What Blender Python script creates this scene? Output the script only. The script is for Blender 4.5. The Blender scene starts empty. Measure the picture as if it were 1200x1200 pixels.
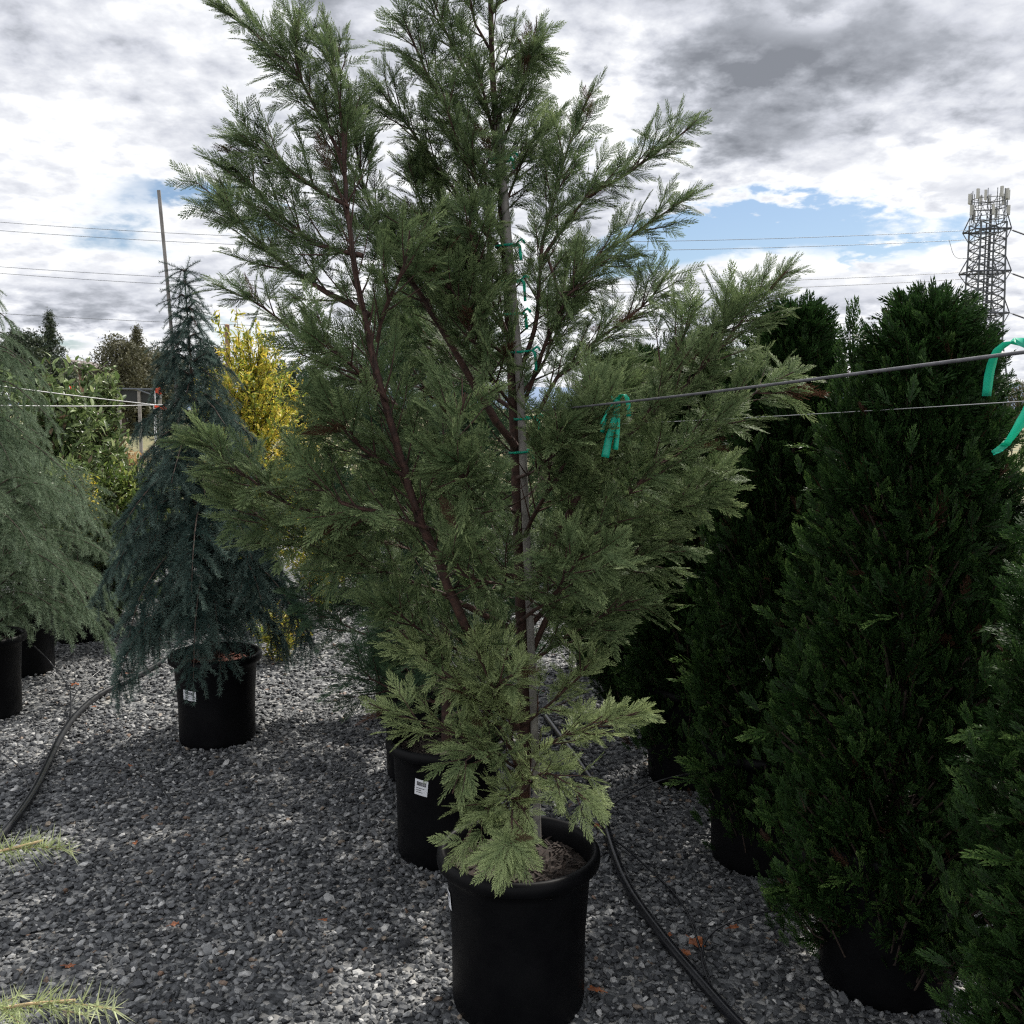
import bpy, math, random
import numpy as np
from mathutils import Vector

R = math.radians
rng = np.random.default_rng(11)
random.seed(5)
sc = bpy.context.scene
COL = sc.collection

# ------------------------------------------------------------------ camera
CAM_H, PITCH, FPX = 1.66, R(6.0), 1150.0
CP, SP = math.cos(PITCH), math.sin(PITCH)
cam = bpy.data.cameras.new('camera')
cam.sensor_width = 36.0
cam.lens = 36.0 * FPX / 1200.0
cam.clip_end = 9000
cam.clip_start = 0.05
cam.dof.use_dof = True
cam.dof.focus_distance = 2.6
cam.dof.aperture_fstop = 22.0
camo = bpy.data.objects.new('camera', cam)
camo.location = (0, 0, CAM_H)
camo.rotation_euler = (R(90) - PITCH, 0, 0)
COL.objects.link(camo)
sc.camera = camo


def ray(px, py):
    x, y = (px - 600) / FPX, (600 - py) / FPX
    return np.array([x, CP + y * SP, -SP + y * CP])


def P(px, py, Y):
    r = ray(px, py)
    return r * (Y / r[1]) + np.array([0, 0, CAM_H])


def G(px, py, z=0.0):
    r = ray(px, py)
    return r * ((z - CAM_H) / r[2]) + np.array([0, 0, CAM_H])


# ------------------------------------------------------------------ helpers
def link(o, parent=None):
    COL.objects.link(o)
    if parent is not None:
        o.parent = parent
    return o


def tag(o, label=None, cat=None, group=None, kind=None):
    if label: o['label'] = label
    if cat: o['category'] = cat
    if group: o['group'] = group
    if kind: o['kind'] = kind
    return o


def empty(name, loc=(0, 0, 0)):
    o = bpy.data.objects.new(name, None)
    o.location = loc
    o.empty_display_size = .1
    return link(o)


def copy_tree(o, parent=None):
    c = o.copy()
    COL.objects.link(c)
    c.parent = parent
    for ch in list(o.children):
        copy_tree(ch, c)
    return c


class MB:
    """collects vertices, faces and a per-vertex tint, builds ONE mesh object"""
    def __init__(self):
        self.V, self.T, self.F3, self.F4, self.n = [], [], [], [], 0

    def add(self, V, F, T=0.5):
        V = np.asarray(V, float).reshape(-1, 3)
        F = np.asarray(F, int)
        self.V.append(V)
        self.T.append(np.broadcast_to(np.asarray(T, float), (len(V),)).copy())
        if len(F):
            (self.F3 if F.shape[1] == 3 else self.F4).append(F + self.n)
        self.n += len(V)

    def inst(self, tpl, M, L, S, T=0.0):
        """tpl=(V,F,T); M (k,3,3) columns are axes; L (k,3); S (k,) ; T (k,)"""
        if len(L) == 0:
            return
        V, F, t = tpl
        k = len(L)
        M = np.asarray(M, float) * np.asarray(S, float)[:, None, None]
        W = np.einsum('kij,nj->kni', M, V) + np.asarray(L, float)[:, None, :]
        FF = F[None] + (np.arange(k) * len(V))[:, None, None]
        tt = t[None] + np.broadcast_to(np.asarray(T, float), (k,))[:, None]
        self.add(W.reshape(-1, 3), FF.reshape(-1, F.shape[1]), tt.reshape(-1))

    def tube(self, pts, rad, n=6, T=0.5, cap=True):
        pts = np.asarray(pts, float)
        m = len(pts)
        rad = np.broadcast_to(np.asarray(rad, float), (m,))
        tg = np.gradient(pts, axis=0)
        tg /= np.linalg.norm(tg, axis=1)[:, None] + 1e-12
        ref = np.array([0, 0, 1.0]) if abs(tg[0, 2]) < .9 else np.array([1.0, 0, 0])
        ring = []
        a = np.arange(n) * 2 * math.pi / n
        u = np.cross(tg[0], ref)
        for i in range(m):
            u = u - tg[i] * np.dot(u, tg[i])
            u /= np.linalg.norm(u) + 1e-12
            v = np.cross(tg[i], u)
            ring.append(pts[i] + rad[i] * (np.cos(a)[:, None] * u + np.sin(a)[:, None] * v))
        V = np.concatenate(ring)
        F = []
        for i in range(m - 1):
            for j in range(n):
                k = (j + 1) % n
                F.append((i * n + j, i * n + k, (i + 1) * n + k, (i + 1) * n + j))
        self.add(V, F, T)
        if cap:
            for i, fl in ((0, True), (m - 1, False)):
                b = self.n
                idx = [(0, j + 1, (j + 1) % n + 1) for j in range(n)]
                self.add(np.vstack([pts[i], ring[i]]), [t[::-1] if not fl else t for t in idx], T)

    def box(self, c, s, rot=0.0, T=0.5):
        c = np.asarray(c, float)
        x, y, z = [k / 2 for k in s]
        V = np.array([(i, j, k) for k in (-z, z) for j in (-y, y) for i in (-x, x)])
        cr, sr = math.cos(rot), math.sin(rot)
        V = V @ np.array([[cr, sr, 0], [-sr, cr, 0], [0, 0, 1]]) + c
        self.add(V, [(0, 2, 3, 1), (4, 5, 7, 6), (0, 1, 5, 4), (2, 6, 7, 3), (0, 4, 6, 2), (1, 3, 7, 5)], T)

    def lathe(self, prof, n=48, c=(0, 0, 0), T=0.5, close=False):
        prof = np.asarray(prof, float)
        a = np.arange(n) * 2 * math.pi / n
        V = np.concatenate([np.stack([r * np.cos(a), r * np.sin(a), np.full(n, z)], 1) for r, z in prof]) + np.asarray(c)
        F = [(i * n + j, i * n + (j + 1) % n, (i + 1) * n + (j + 1) % n, (i + 1) * n + j)
             for i in range(len(prof) - 1) for j in range(n)]
        self.add(V, F, T)

    def build(self, name, mat, parent=None, smooth=False, origin=None):
        V = np.concatenate(self.V)
        if origin is not None:
            V = V - np.asarray(origin)
        me = bpy.data.meshes.new(name)
        f3 = np.concatenate(self.F3) if self.F3 else np.zeros((0, 3), int)
        f4 = np.concatenate(self.F4) if self.F4 else np.zeros((0, 4), int)
        me.vertices.add(len(V))
        me.vertices.foreach_set('co', V.astype(np.float32).ravel())
        nl = f3.size + f4.size
        me.loops.add(nl)
        me.loops.foreach_set('vertex_index', np.concatenate([f3.ravel(), f4.ravel()]).astype(np.int32))
        me.polygons.add(len(f3) + len(f4))
        st = np.concatenate([np.arange(len(f3)) * 3, f3.size + np.arange(len(f4)) * 4]).astype(np.int32)
        me.polygons.foreach_set('loop_start', st)
        me.polygons.foreach_set('use_smooth', np.full(len(st), smooth, bool))
        at = me.attributes.new('tint', 'FLOAT', 'POINT')
        at.data.foreach_set('value', np.concatenate(self.T).astype(np.float32))
        me.update(calc_edges=True)
        if mat: me.materials.append(mat)
        o = bpy.data.objects.new(name, me)
        if origin is not None and parent is None:
            o.location = tuple(origin)
        return link(o, parent)


def nrm(a):
    a = np.asarray(a, float)
    return a / (np.linalg.norm(a, axis=-1, keepdims=True) + 1e-12)


def frames(D, N):
    D = nrm(D)
    N = N - D * np.sum(N * D, -1, keepdims=True)
    N = nrm(N)
    X = np.cross(D, N)
    return np.stack([X, D, N], -1)


def spline(pts, step=0.03):
    pts = np.asarray(pts, float)
    if len(pts) < 3:
        n = max(2, int(np.linalg.norm(pts[1] - pts[0]) / step))
        return pts[0] + (pts[1] - pts[0]) * np.linspace(0, 1, n + 1)[:, None]
    q = np.vstack([2 * pts[0] - pts[1], pts, 2 * pts[-1] - pts[-2]])
    out = []
    for i in range(1, len(q) - 2):
        n = max(2, int(np.linalg.norm(q[i + 1] - q[i]) / step))
        t = (np.arange(n) / n)[:, None]
        a, b, c, d = q[i - 1], q[i], q[i + 1], q[i + 2]
        out.append(.5 * (2 * b + (c - a) * t + (2 * a - 5 * b + 4 * c - d) * t ** 2 + (3 * b - a - 3 * c + d) * t ** 3))
    out.append(pts[-1][None])
    return np.concatenate(out)


# ------------------------------------------------------------------ materials
def new_mat(name):
    m = bpy.data.materials.new(name)
    m.use_nodes = True
    nt = m.node_tree
    return m, nt, nt.nodes['Principled BSDF'], nt.nodes['Material Output']


def ramp(nt, stops, fac=None, interp='LINEAR'):
    r = nt.nodes.new('ShaderNodeValToRGB')
    r.color_ramp.interpolation = interp
    e = r.color_ramp.elements
    while len(e) < len(stops):
        e.new(0.5)
    for i, (p, c) in enumerate(stops):
        e[i].position = p
        e[i].color = (*c, 1)
    if fac is not None:
        nt.links.new(fac, r.inputs['Fac'])
    return r.outputs['Color']


def noise(nt, scale, detail=4, rough=.6, coord='Object', vec=None):
    n = nt.nodes.new('ShaderNodeTexNoise')
    n.inputs['Scale'].default_value = scale
    n.inputs['Detail'].default_value = detail
    n.inputs['Roughness'].default_value = rough
    if vec is None:
        tc = nt.nodes.new('ShaderNodeTexCoord')
        vec = tc.outputs[coord]
    nt.links.new(vec, n.inputs['Vector'])
    return n.outputs['Fac']


def foliage(name, stops, rough=.5, trans=.3, spec=.35):
    m, nt, b, out = new_mat(name)
    at = nt.nodes.new('ShaderNodeAttribute')
    at.attribute_name = 'tint'
    c = ramp(nt, stops, at.outputs['Fac'])
    nt.links.new(c, b.inputs['Base Color'])
    b.inputs['Roughness'].default_value = rough
    b.inputs['Specular IOR Level'].default_value = spec
    tr = nt.nodes.new('ShaderNodeBsdfTranslucent')
    nt.links.new(c, tr.inputs['Color'])
    mx = nt.nodes.new('ShaderNodeMixShader')
    mx.inputs[0].default_value = trans
    nt.links.new(b.outputs[0], mx.inputs[1])
    nt.links.new(tr.outputs[0], mx.inputs[2])
    nt.links.new(mx.outputs[0], out.inputs['Surface'])
    return m


def plain(name, col, rough=.6, metal=0, spec=.5, var=0.0, scale=30, bump=0.0, col2=None):
    m, nt, b, out = new_mat(name)
    b.inputs['Roughness'].default_value = rough
    b.inputs['Metallic'].default_value = metal
    b.inputs['Specular IOR Level'].default_value = spec
    if var or col2:
        n = noise(nt, scale, 6)
        c1 = tuple(x * (1 - var) for x in col)
        c2 = col2 or tuple(min(1, x * (1 + var)) for x in col)
        nt.links.new(ramp(nt, [(.35, c1), (.65, c2)], n), b.inputs['Base Color'])
        if bump:
            bp = nt.nodes.new('ShaderNodeBump')
            bp.inputs['Strength'].default_value = bump
            bp.inputs['Distance'].default_value = .004
            nt.links.new(n, bp.inputs['Height'])
            nt.links.new(bp.outputs[0], b.inputs['Normal'])
    else:
        b.inputs['Base Color'].default_value = (*col, 1)
    return m


BR = (.07, .035, .022)
M = {}
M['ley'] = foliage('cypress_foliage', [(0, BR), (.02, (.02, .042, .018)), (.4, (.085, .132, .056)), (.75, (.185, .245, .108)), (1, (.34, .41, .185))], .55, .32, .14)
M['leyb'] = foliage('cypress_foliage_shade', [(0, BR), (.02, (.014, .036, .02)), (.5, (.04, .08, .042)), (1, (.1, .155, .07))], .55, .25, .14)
M['arb'] = foliage('arborvitae_foliage', [(0, (.05, .025, .015)), (.02, (.005, .014, .0035)), (.5, (.019, .048, .012)), (.8, (.056, .112, .026)), (1, (.16, .25, .07))], .5, .25, .16)
M['ced'] = foliage('blue_cedar_needles', [(0, (.1, .07, .05)), (.02, (.009, .021, .019)), (.5, (.03, .06, .052)), (1, (.2, .28, .235))], .55, .2, .12)
M['cedg'] = foliage('green_cedar_needles', [(0, (.12, .09, .05)), (.02, (.03, .06, .034)), (.5, (.105, .155, .088)), (1, (.34, .43, .3))], .55, .3, .14)
M['cedn'] = foliage('near_cedar_needles', [(0, (.55, .45, .26)), (.02, (.22, .28, .12)), (.5, (.36, .42, .2)), (1, (.58, .61, .38))], .5, .4, .2)
M['yel'] = foliage('yellow_leaves', [(0, (.1, .06, .03)), (.02, (.09, .15, .03)), (.3, (.24, .31, .05)), (.55, (.5, .45, .06)), (1, (.76, .54, .09))], .5, .45)
M['lau'] = foliage('laurel_leaves', [(0, (.1, .07, .04)), (.02, (.03, .055, .02)), (.45, (.1, .15, .05)), (.75, (.2, .26, .1)), (1, (.33, .38, .18))], .4, .35, .35)
M['lau2'] = foliage('bright_shrub_leaves', [(0, (.1, .07, .04)), (.02, (.05, .09, .02)), (.5, (.12, .18, .04)), (1, (.32, .36, .1))], .35, .4, .5)
M['far'] = foliage('far_tree_leaves', [(0, (.06, .045, .03)), (.02, (.012, .024, .012)), (.5, (.026, .042, .024)), (1, (.09, .11, .05))], .6, .2)
M['farb'] = foliage('far_brown_leaves', [(0, (.07, .05, .04)), (.02, (.045, .05, .028)), (.5, (.09, .09, .05)), (1, (.17, .16, .09))], .6, .2)
M['dry'] = foliage('dry_leaves', [(0, (.15, .08, .04)), (.02, (.18, .12, .05)), (.5, (.36, .24, .1)), (1, (.5, .3, .13))], .6, .3)
M['bark'] = plain('reddish_bark', (.046, .021, .015), .8, var=.55, scale=60, bump=.8)
M['tan'] = plain('young_tan_bark', (.42, .31, .17), .7, var=.3, scale=60, bump=.3)
M['barkd'] = plain('dark_bark', (.045, .03, .022), .85, var=.5, scale=50, bump=.8)
M['stake'] = plain('grey_stake', (.2, .185, .17), .7, var=.25, scale=25, bump=.3)
M['pot'] = plain('black_pot_plastic', (.0016, .0017, .0024), .48, spec=.11, col2=(.0042, .0043, .005), scale=9, bump=.15)
M['hose'] = plain('black_hose_plastic', (.007, .0075, .01), .33, spec=.5, var=.4, scale=18, bump=.1)
M['soil'] = plain('potting_soil', (.022, .0145, .011), .95, var=.6, scale=90, bump=1.0)
M['soilr'] = plain('reddish_potting_soil', (.11, .035, .022), .95, var=.5, scale=90, bump=1.0)
M['wire'] = plain('weathered_cable', (.1, .1, .11), .45, metal=.3, var=.3, scale=40)
M['wirel'] = plain('galvanised_wire', (.42, .42, .43), .4, metal=.6)
M['white'] = plain('label_paper', (.72, .73, .76), .5)
M['ink'] = plain('label_ink', (.02, .02, .025), .6)
M['steel'] = plain('galvanised_steel', (.1, .11, .125), .55, metal=.4, var=.3, scale=1.5)
M['dsteel'] = plain('dark_steel', (.04, .045, .06), .6)
M['panel'] = plain('antenna_plastic', (.42, .42, .4), .5)
M['line'] = plain('power_line_metal', (.12, .13, .15), .5)
M['wood'] = plain('weathered_wood', (.2, .12, .075), .8, var=.4, scale=8, bump=.4)
M['orange'] = plain('orange_flagging', (.85, .1, .03), .5)
M['cloth'] = plain('black_shade_cloth', (.02, .022, .022), .8)
M['siding'] = plain('grey_siding', (.32, .33, .35), .7, var=.1, scale=3)
M['roof'] = plain('brown_shingles', (.13, .11, .1), .9, var=.3, scale=6)
M['glass'] = plain('window_glass', (.03, .04, .05), .1)
M['wpaint'] = plain('white_paint', (.7, .7, .68), .5)


def tape_mat():
    m, nt, b, out = new_mat('green_flagging_tape')
    at = nt.nodes.new('ShaderNodeAttribute'); at.attribute_name = 'tint'
    c = ramp(nt, [(0, (.0, .3, .19)), (1, (.02, .62, .43))], at.outputs['Fac'])
    nt.links.new(c, b.inputs['Base Color'])
    b.inputs['Roughness'].default_value = .35
    tr = nt.nodes.new('ShaderNodeBsdfTranslucent')
    nt.links.new(c, tr.inputs['Color'])
    mx = nt.nodes.new('ShaderNodeMixShader'); mx.inputs[0].default_value = .5
    nt.links.new(b.outputs[0], mx.inputs[1]); nt.links.new(tr.outputs[0], mx.inputs[2])
    nt.links.new(mx.outputs[0], out.inputs['Surface'])
    return m


M['tape'] = tape_mat()


def fall_mat():
    m, nt, b, out = new_mat('fallen_leaf')
    n = noise(nt, 60, 5)
    nt.links.new(ramp(nt, [(.3, (.09, .028, .012)), (.7, (.3, .09, .022))], n), b.inputs['Base Color'])
    b.inputs['Roughness'].default_value = .55
    return m


M['leaf'] = fall_mat()


def stone_mat():
    m, nt, b, out = new_mat('crushed_rock')
    at = nt.nodes.new('ShaderNodeAttribute'); at.attribute_name = 'tint'
    c = ramp(nt, [(0, (.012, .0135, .016)), (.25, (.036, .039, .044)), (.55, (.105, .11, .116)), (.8, (.27, .273, .272)), (.93, (.52, .515, .5)), (.95, (.2, .17, .135)), (1, (.15, .09, .06))], at.outputs['Fac'])
    n = noise(nt, 160, 4)
    mx = nt.nodes.new('ShaderNodeMix'); mx.data_type = 'RGBA'; mx.blend_type = 'MULTIPLY'
    mx.inputs['Factor'].default_value = .8
    nt.links.new(c, mx.inputs['A'])
    nt.links.new(ramp(nt, [(.3, (.55, .55, .58)), (.7, (1.25, 1.24, 1.2))], n), mx.inputs['B'])
    nt.links.new(mx.outputs['Result'], b.inputs['Base Color'])
    b.inputs['Roughness'].default_value = .62
    return m


M['stone'] = stone_mat()


def ground_mat():
    m, nt, b, out = new_mat('gravel_ground')
    tc = nt.nodes.new('ShaderNodeTexCoord')
    v = nt.nodes.new('ShaderNodeTexVoronoi')
    v.inputs['Scale'].default_value = 48
    nt.links.new(tc.outputs['Object'], v.inputs['Vector'])
    sep = nt.nodes.new('ShaderNodeSeparateColor')
    nt.links.new(v.outputs['Color'], sep.inputs[0])
    c = ramp(nt, [(0, (.022, .024, .027)), (.4, (.07, .075, .08)), (.8, (.17, .172, .172)), (1, (.3, .29, .27))], sep.outputs[0])
    # beyond the gravel yard the field is dry grass and soil
    sx = nt.nodes.new('ShaderNodeSeparateXYZ')
    nt.links.new(tc.outputs['Object'], sx.inputs[0])
    mr = nt.nodes.new('ShaderNodeMapRange')
    mr.inputs['From Min'].default_value = 16; mr.inputs['From Max'].default_value = 19
    nt.links.new(sx.outputs['Y'], mr.inputs['Value'])
    n2 = noise(nt, .6, 8)
    g = ramp(nt, [(.3, (.06, .085, .03)), (.55, (.16, .14, .06)), (.75, (.28, .2, .1))], n2)
    mx = nt.nodes.new('ShaderNodeMix'); mx.data_type = 'RGBA'
    nt.links.new(mr.outputs[0], mx.inputs['Factor'])
    nt.links.new(c, mx.inputs['A']); nt.links.new(g, mx.inputs['B'])
    nt.links.new(mx.outputs['Result'], b.inputs['Base Color'])
    b.inputs['Roughness'].default_value = .85
    bp = nt.nodes.new('ShaderNodeBump'); bp.inputs['Distance'].default_value = .012
    bp.inputs['Strength'].default_value = .9
    bp.invert = True
    nt.links.new(v.outputs['Distance'], bp.inputs['Height'])
    nt.links.new(bp.outputs[0], b.inputs['Normal'])
    return m


# ------------------------------------------------------------------ world
SUN_EL, SUN_AZ = R(50), R(35)          # azimuth from +Y towards +X
w = bpy.data.worlds.new('World')
sc.world = w
w.use_nodes = True
nt = w.node_tree
nt.nodes.clear()
N_, L_ = nt.nodes, nt.links


def mth(op, a, b=None, c=None, clamp=False):
    n = N_.new('ShaderNodeMath'); n.operation = op; n.use_clamp = clamp
    for i, x in enumerate((a, b, c)):
        if x is None: continue
        if isinstance(x, (int, float)): n.inputs[i].default_value = x
        else: L_.new(x, n.inputs[i])
    return n.outputs[0]


def sstep(x, a, b):
    n = N_.new('ShaderNodeMapRange'); n.interpolation_type = 'SMOOTHSTEP'
    n.inputs['From Min'].default_value = a; n.inputs['From Max'].default_value = b
    L_.new(x, n.inputs['Value'])
    return n.outputs[0]


def wnoise(vec, scale, detail, rough, dist=0.0):
    n = N_.new('ShaderNodeTexNoise')
    n.inputs['Scale'].default_value = scale; n.inputs['Detail'].default_value = detail
    n.inputs['Roughness'].default_value = rough; n.inputs['Distortion'].default_value = dist
    L_.new(vec, n.inputs['Vector'])
    return n.outputs['Fac']


def wmix(f, a, b):
    n = N_.new('ShaderNodeMix'); n.data_type = 'RGBA'
    L_.new(f, n.inputs['Factor'])
    for k, x in (('A', a), ('B', b)):
        if isinstance(x, tuple): n.inputs[k].default_value = (*x, 1)
        else: L_.new(x, n.inputs[k])
    return n.outputs['Result']


tc = N_.new('ShaderNodeTexCoord')
sep = N_.new('ShaderNodeSeparateXYZ')
L_.new(tc.outputs['Generated'], sep.inputs[0])
dx, dy, dz = sep.outputs
zz = mth('ADD', mth('MAXIMUM', dz, 0.0), 0.24)
qx, qy = mth('DIVIDE', dx, zz), mth('DIVIDE', dy, zz)
comb = N_.new('ShaderNodeCombineXYZ')
L_.new(qx, comb.inputs[0]); L_.new(qy, comb.inputs[1]); comb.inputs[2].default_value = 3.7
q = comb.outputs[0]
n_big = wnoise(q, 1.6, 6, .5, .1)
n_mid = wnoise(q, 4.2, 8, .56, .15)
n_fine = wnoise(q, 13.0, 8, .58, .1)
ay = mth('MAXIMUM', mth('ABSOLUTE', dy), .02)
wn = mth('MULTIPLY', mth('SUBTRACT', n_mid, .5), .17)
wn2 = mth('MULTIPLY', mth('SUBTRACT', n_fine, .5), .10)
u = mth('ADD', mth('ADD', mth('DIVIDE', dx, ay), wn), wn2)
v = mth('ADD', mth('ADD', mth('DIVIDE', dz, ay), mth('MULTIPLY', wn, .5)), mth('MULTIPLY', wn2, .5))


def blob(px, py, w_, h_, amp):
    r = ray(px, py)
    u0, v0 = r[0] / r[1], r[2] / r[1]
    a = mth('POWER', mth('ABSOLUTE', mth('DIVIDE', mth('SUBTRACT', u, float(u0)), w_ / FPX)), 2.0)
    b = mth('POWER', mth('ABSOLUTE', mth('DIVIDE', mth('SUBTRACT', v, float(v0)), h_ / FPX)), 2.0)
    e = mth('POWER', 2.718, mth('MULTIPLY', mth('ADD', a, b), -1.0))
    return mth('MULTIPLY', e, amp)


def addall(l):
    o = l[0]
    for x in l[1:]:
        o = mth('ADD', o, x)
    return o


holes = addall([blob(870, 268, 120, 22, 1), blob(745, 300, 70, 26, .9), blob(215, 232, 70, 14, .55),
                blob(880, 415, 110, 12, .8), blob(60, 400, 60, 14, .6), blob(330, 262, 60, 14, .5), blob(1010, 300, 60, 8, .4)])
darks = addall([blob(950, 60, 190, 62, 1.0), blob(870, 165, 130, 52, .95), blob(640, 10, 120, 50, .3),
                blob(1110, 225, 60, 30, .35), blob(110, 345, 190, 30, .28), blob(420, 10, 90, 60, .3), blob(1000, 345, 120, 20, .25), blob(90, 90, 230, 110, .12)])
brights = addall([blob(690, 120, 80, 60, .5), blob(1050, 185, 120, 30, .5), blob(100, 385, 60, 14, .6), blob(960, 20, 40, 16, .55), blob(1000, 300, 160, 26, .35), blob(980, 240, 120, 16, .4)])
dens = mth('ADD', mth('MULTIPLY', n_big, .5), mth('ADD', mth('MULTIPLY', n_mid, .5), mth('MULTIPLY', n_fine, .22)))
dens = mth('SUBTRACT', mth('ADD', dens, mth('MULTIPLY', darks, .25)), mth('MULTIPLY', holes, .36))
mask = sstep(dens, .40, .56)
thick = mth('ADD', mth('ADD', mth('MULTIPLY', mth('SUBTRACT', n_mid, .5), 1.5), mth('MULTIPLY', mth('SUBTRACT', n_fine, .5), 1.35)),
            mth('SUBTRACT', mth('MULTIPLY', darks, .68), mth('MULTIPLY', brights, .5)))
thick = mth('ADD', thick, mth('MULTIPLY', mth('SUBTRACT', n_big, .5), .8))
shade = N_.new('ShaderNodeValToRGB')
e = shade.color_ramp.elements
for _ in range(3): e.new(.5)
for i, (p_, c_) in enumerate([(0, (.95, .955, .96)), (.2, (.76, .775, .815)), (.45, (.585, .605, .665)), (.7, (.37, .39, .435)), (1, (.215, .23, .262))]):
    e[i].position = p_; e[i].color = (*c_, 1)
L_.new(mth('ADD', thick, .16), shade.inputs[0])
sky = N_.new('ShaderNodeTexSky')
sky.sky_type = 'NISHITA'
sky.sun_disc = False
sky.sun_elevation = SUN_EL
sky.sun_rotation = SUN_AZ
sky.air_density = 1.0; sky.dust_density = .6; sky.ozone_density = 3.0
sks = N_.new('ShaderNodeVectorMath'); sks.operation = 'SCALE'
L_.new(sky.outputs[0], sks.inputs[0]); sks.inputs['Scale'].default_value = .78
# sky texture at about 0.1; the clouds are given so that after the same 0.1 they match
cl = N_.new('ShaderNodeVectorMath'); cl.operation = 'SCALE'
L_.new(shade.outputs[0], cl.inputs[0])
# unseen clouds overhead and behind the camera get added brightness for ambient light
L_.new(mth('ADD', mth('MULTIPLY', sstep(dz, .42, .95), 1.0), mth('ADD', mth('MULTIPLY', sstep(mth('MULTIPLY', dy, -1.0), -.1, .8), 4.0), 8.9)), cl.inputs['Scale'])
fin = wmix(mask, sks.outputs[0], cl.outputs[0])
low = sstep(dz, -.02, .0)
fin = wmix(low, (.9, .95, 1.05), fin)
bg = N_.new('ShaderNodeBackground')
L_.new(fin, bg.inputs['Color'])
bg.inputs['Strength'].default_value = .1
wo = N_.new('ShaderNodeOutputWorld')
L_.new(bg.outputs[0], wo.inputs['Surface'])
w.cycles.sampling_method = 'MANUAL'
w.cycles.sample_map_resolution = 512

sun = bpy.data.lights.new('sun', 'SUN')
sun.energy = 5.0
sun.angle = R(.8)
sun.color = (1, .95, .87)
so = bpy.data.objects.new('sun', sun)
sd = Vector((math.sin(SUN_AZ) * math.cos(SUN_EL), math.cos(SUN_AZ) * math.cos(SUN_EL), math.sin(SUN_EL)))
so.rotation_euler = sd.to_track_quat('Z', 'Y').to_euler()
link(so)

# ------------------------------------------------------------------ ground
g = MB()
ys = np.array([-30, -5, 0, 2, 4, 6, 9, 14, 30, 80, 300, 1200, 4500.])
xs = np.array([-4000, -800, -200, -50, -12, -4, 0, 4, 12, 50, 200, 800, 4000.])
X, Y = np.meshgrid(xs, ys)
V = np.stack([X.ravel(), Y.ravel(), np.zeros(X.size)], 1)
nx = len(xs)
F = [(j * nx + i, j * nx + i + 1, (j + 1) * nx + i + 1, (j + 1) * nx + i) for j in range(len(ys) - 1) for i in range(nx - 1)]
g.add(V, F)
o = g.build('ground', ground_mat())
tag(o, 'grey crushed rock yard with dry field beyond', 'ground', kind='structure')


def stone_tpl(seed):
    r = np.random.default_rng(seed)
    t = (1 + 5 ** .5) / 2
    V = np.array([(-1, t, 0), (1, t, 0), (-1, -t, 0), (1, -t, 0), (0, -1, t), (0, 1, t), (0, -1, -t), (0, 1, -t), (t, 0, -1), (t, 0, 1), (-t, 0, -1), (-t, 0, 1.)])
    F = np.array([(0, 11, 5), (0, 5, 1), (0, 1, 7), (0, 7, 10), (0, 10, 11), (1, 5, 9), (5, 11, 4), (11, 10, 2), (10, 7, 6), (7, 1, 8), (3, 9, 4), (3, 4, 2), (3, 2, 6), (3, 6, 8), (3, 8, 9), (4, 9, 5), (2, 4, 11), (6, 2, 10), (8, 6, 7), (9, 8, 1)])
    a = r.uniform(0, 6.28, 3)
    q_ = nrm(r.normal(size=4))
    w_, x, y, z = q_
    Rm = np.array([[1 - 2 * (y * y + z * z), 2 * (x * y - z * w_), 2 * (x * z + y * w_)], [2 * (x * y + z * w_), 1 - 2 * (x * x + z * z), 2 * (y * z - x * w_)], [2 * (x * z - y * w_), 2 * (y * z + x * w_), 1 - 2 * (x * x + y * y)]])
    V = nrm(V) @ Rm.T
    # angular: push to a few random planes
    for k in range(7):
        n = nrm(r.normal(size=3)); d = r.uniform(.45, .8)
        s = V @ n
        V = V - np.outer(np.maximum(s - d, 0), n)
    V *= np.array([1, r.uniform(.55, .85), r.uniform(.35, .6)])
    c = V[F].mean(1)[:, 2]
    F = F[c > -.28]
    return V, F, np.zeros(len(V))


gb = MB()
tpls = [stone_tpl(i) for i in range(14)]


def scatter(y0, y1, dens_, smin, smax, layers=1):
    for k in range(layers):
        xa, xb = -.56 * y1 - .7, .56 * y1 + .7
        n = int((y1 - y0) * (xb - xa) * dens_)
        x = rng.uniform(xa, xb, n); y = rng.uniform(y0, y1, n)
        keep = np.abs(x) < .56 * y + .6
        x, y = x[keep], y[keep]
        n = len(x)
        s = rng.gamma(6, 1 / 6, n) * (smin + smax) / 2
        s = np.clip(s, smin * .7, smax * 1.5)
        big = rng.random(n) < .006
        s[big] *= 1.7
        yaw = rng.uniform(0, 2 * math.pi, n)
        tilt = rng.normal(0, .35, n); tl2 = rng.normal(0, .35, n)
        cy, sy = np.cos(yaw), np.sin(yaw)
        Zx = np.stack([np.sin(tilt), np.sin(tl2), np.cos(tilt) * np.cos(tl2)], 1)
        D = np.stack([cy, sy, np.zeros(n)], 1)
        Mx = frames(D, Zx)
        L = np.stack([x, y, rng.uniform(-.001, .009, n)], 1)
        # low undulation and paths of thinner stones
        T = np.clip(rng.beta(1.5, 2.0, n) * .95, 0, .93)
        br = rng.random(n)
        T[br < .02] = rng.uniform(.945, 1, (br < .02).sum())
        which = rng.integers(0, len(tpls), n)
        for t in range(len(tpls)):
            m_ = which == t
            gb.inst(tpls[t], Mx[m_], L[m_], s[m_], T[m_])


scatter(1.7, 3.4, 4300, .0095, .0155)
scatter(3.4, 5.2, 3400, .0100, .016)
scatter(5.2, 9.0, 1700, .011, .017)
o = gb.build('gravel', M['stone'])
tag(o, 'loose angular grey crushed rock covering the yard', 'gravel', kind='stuff')

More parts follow.
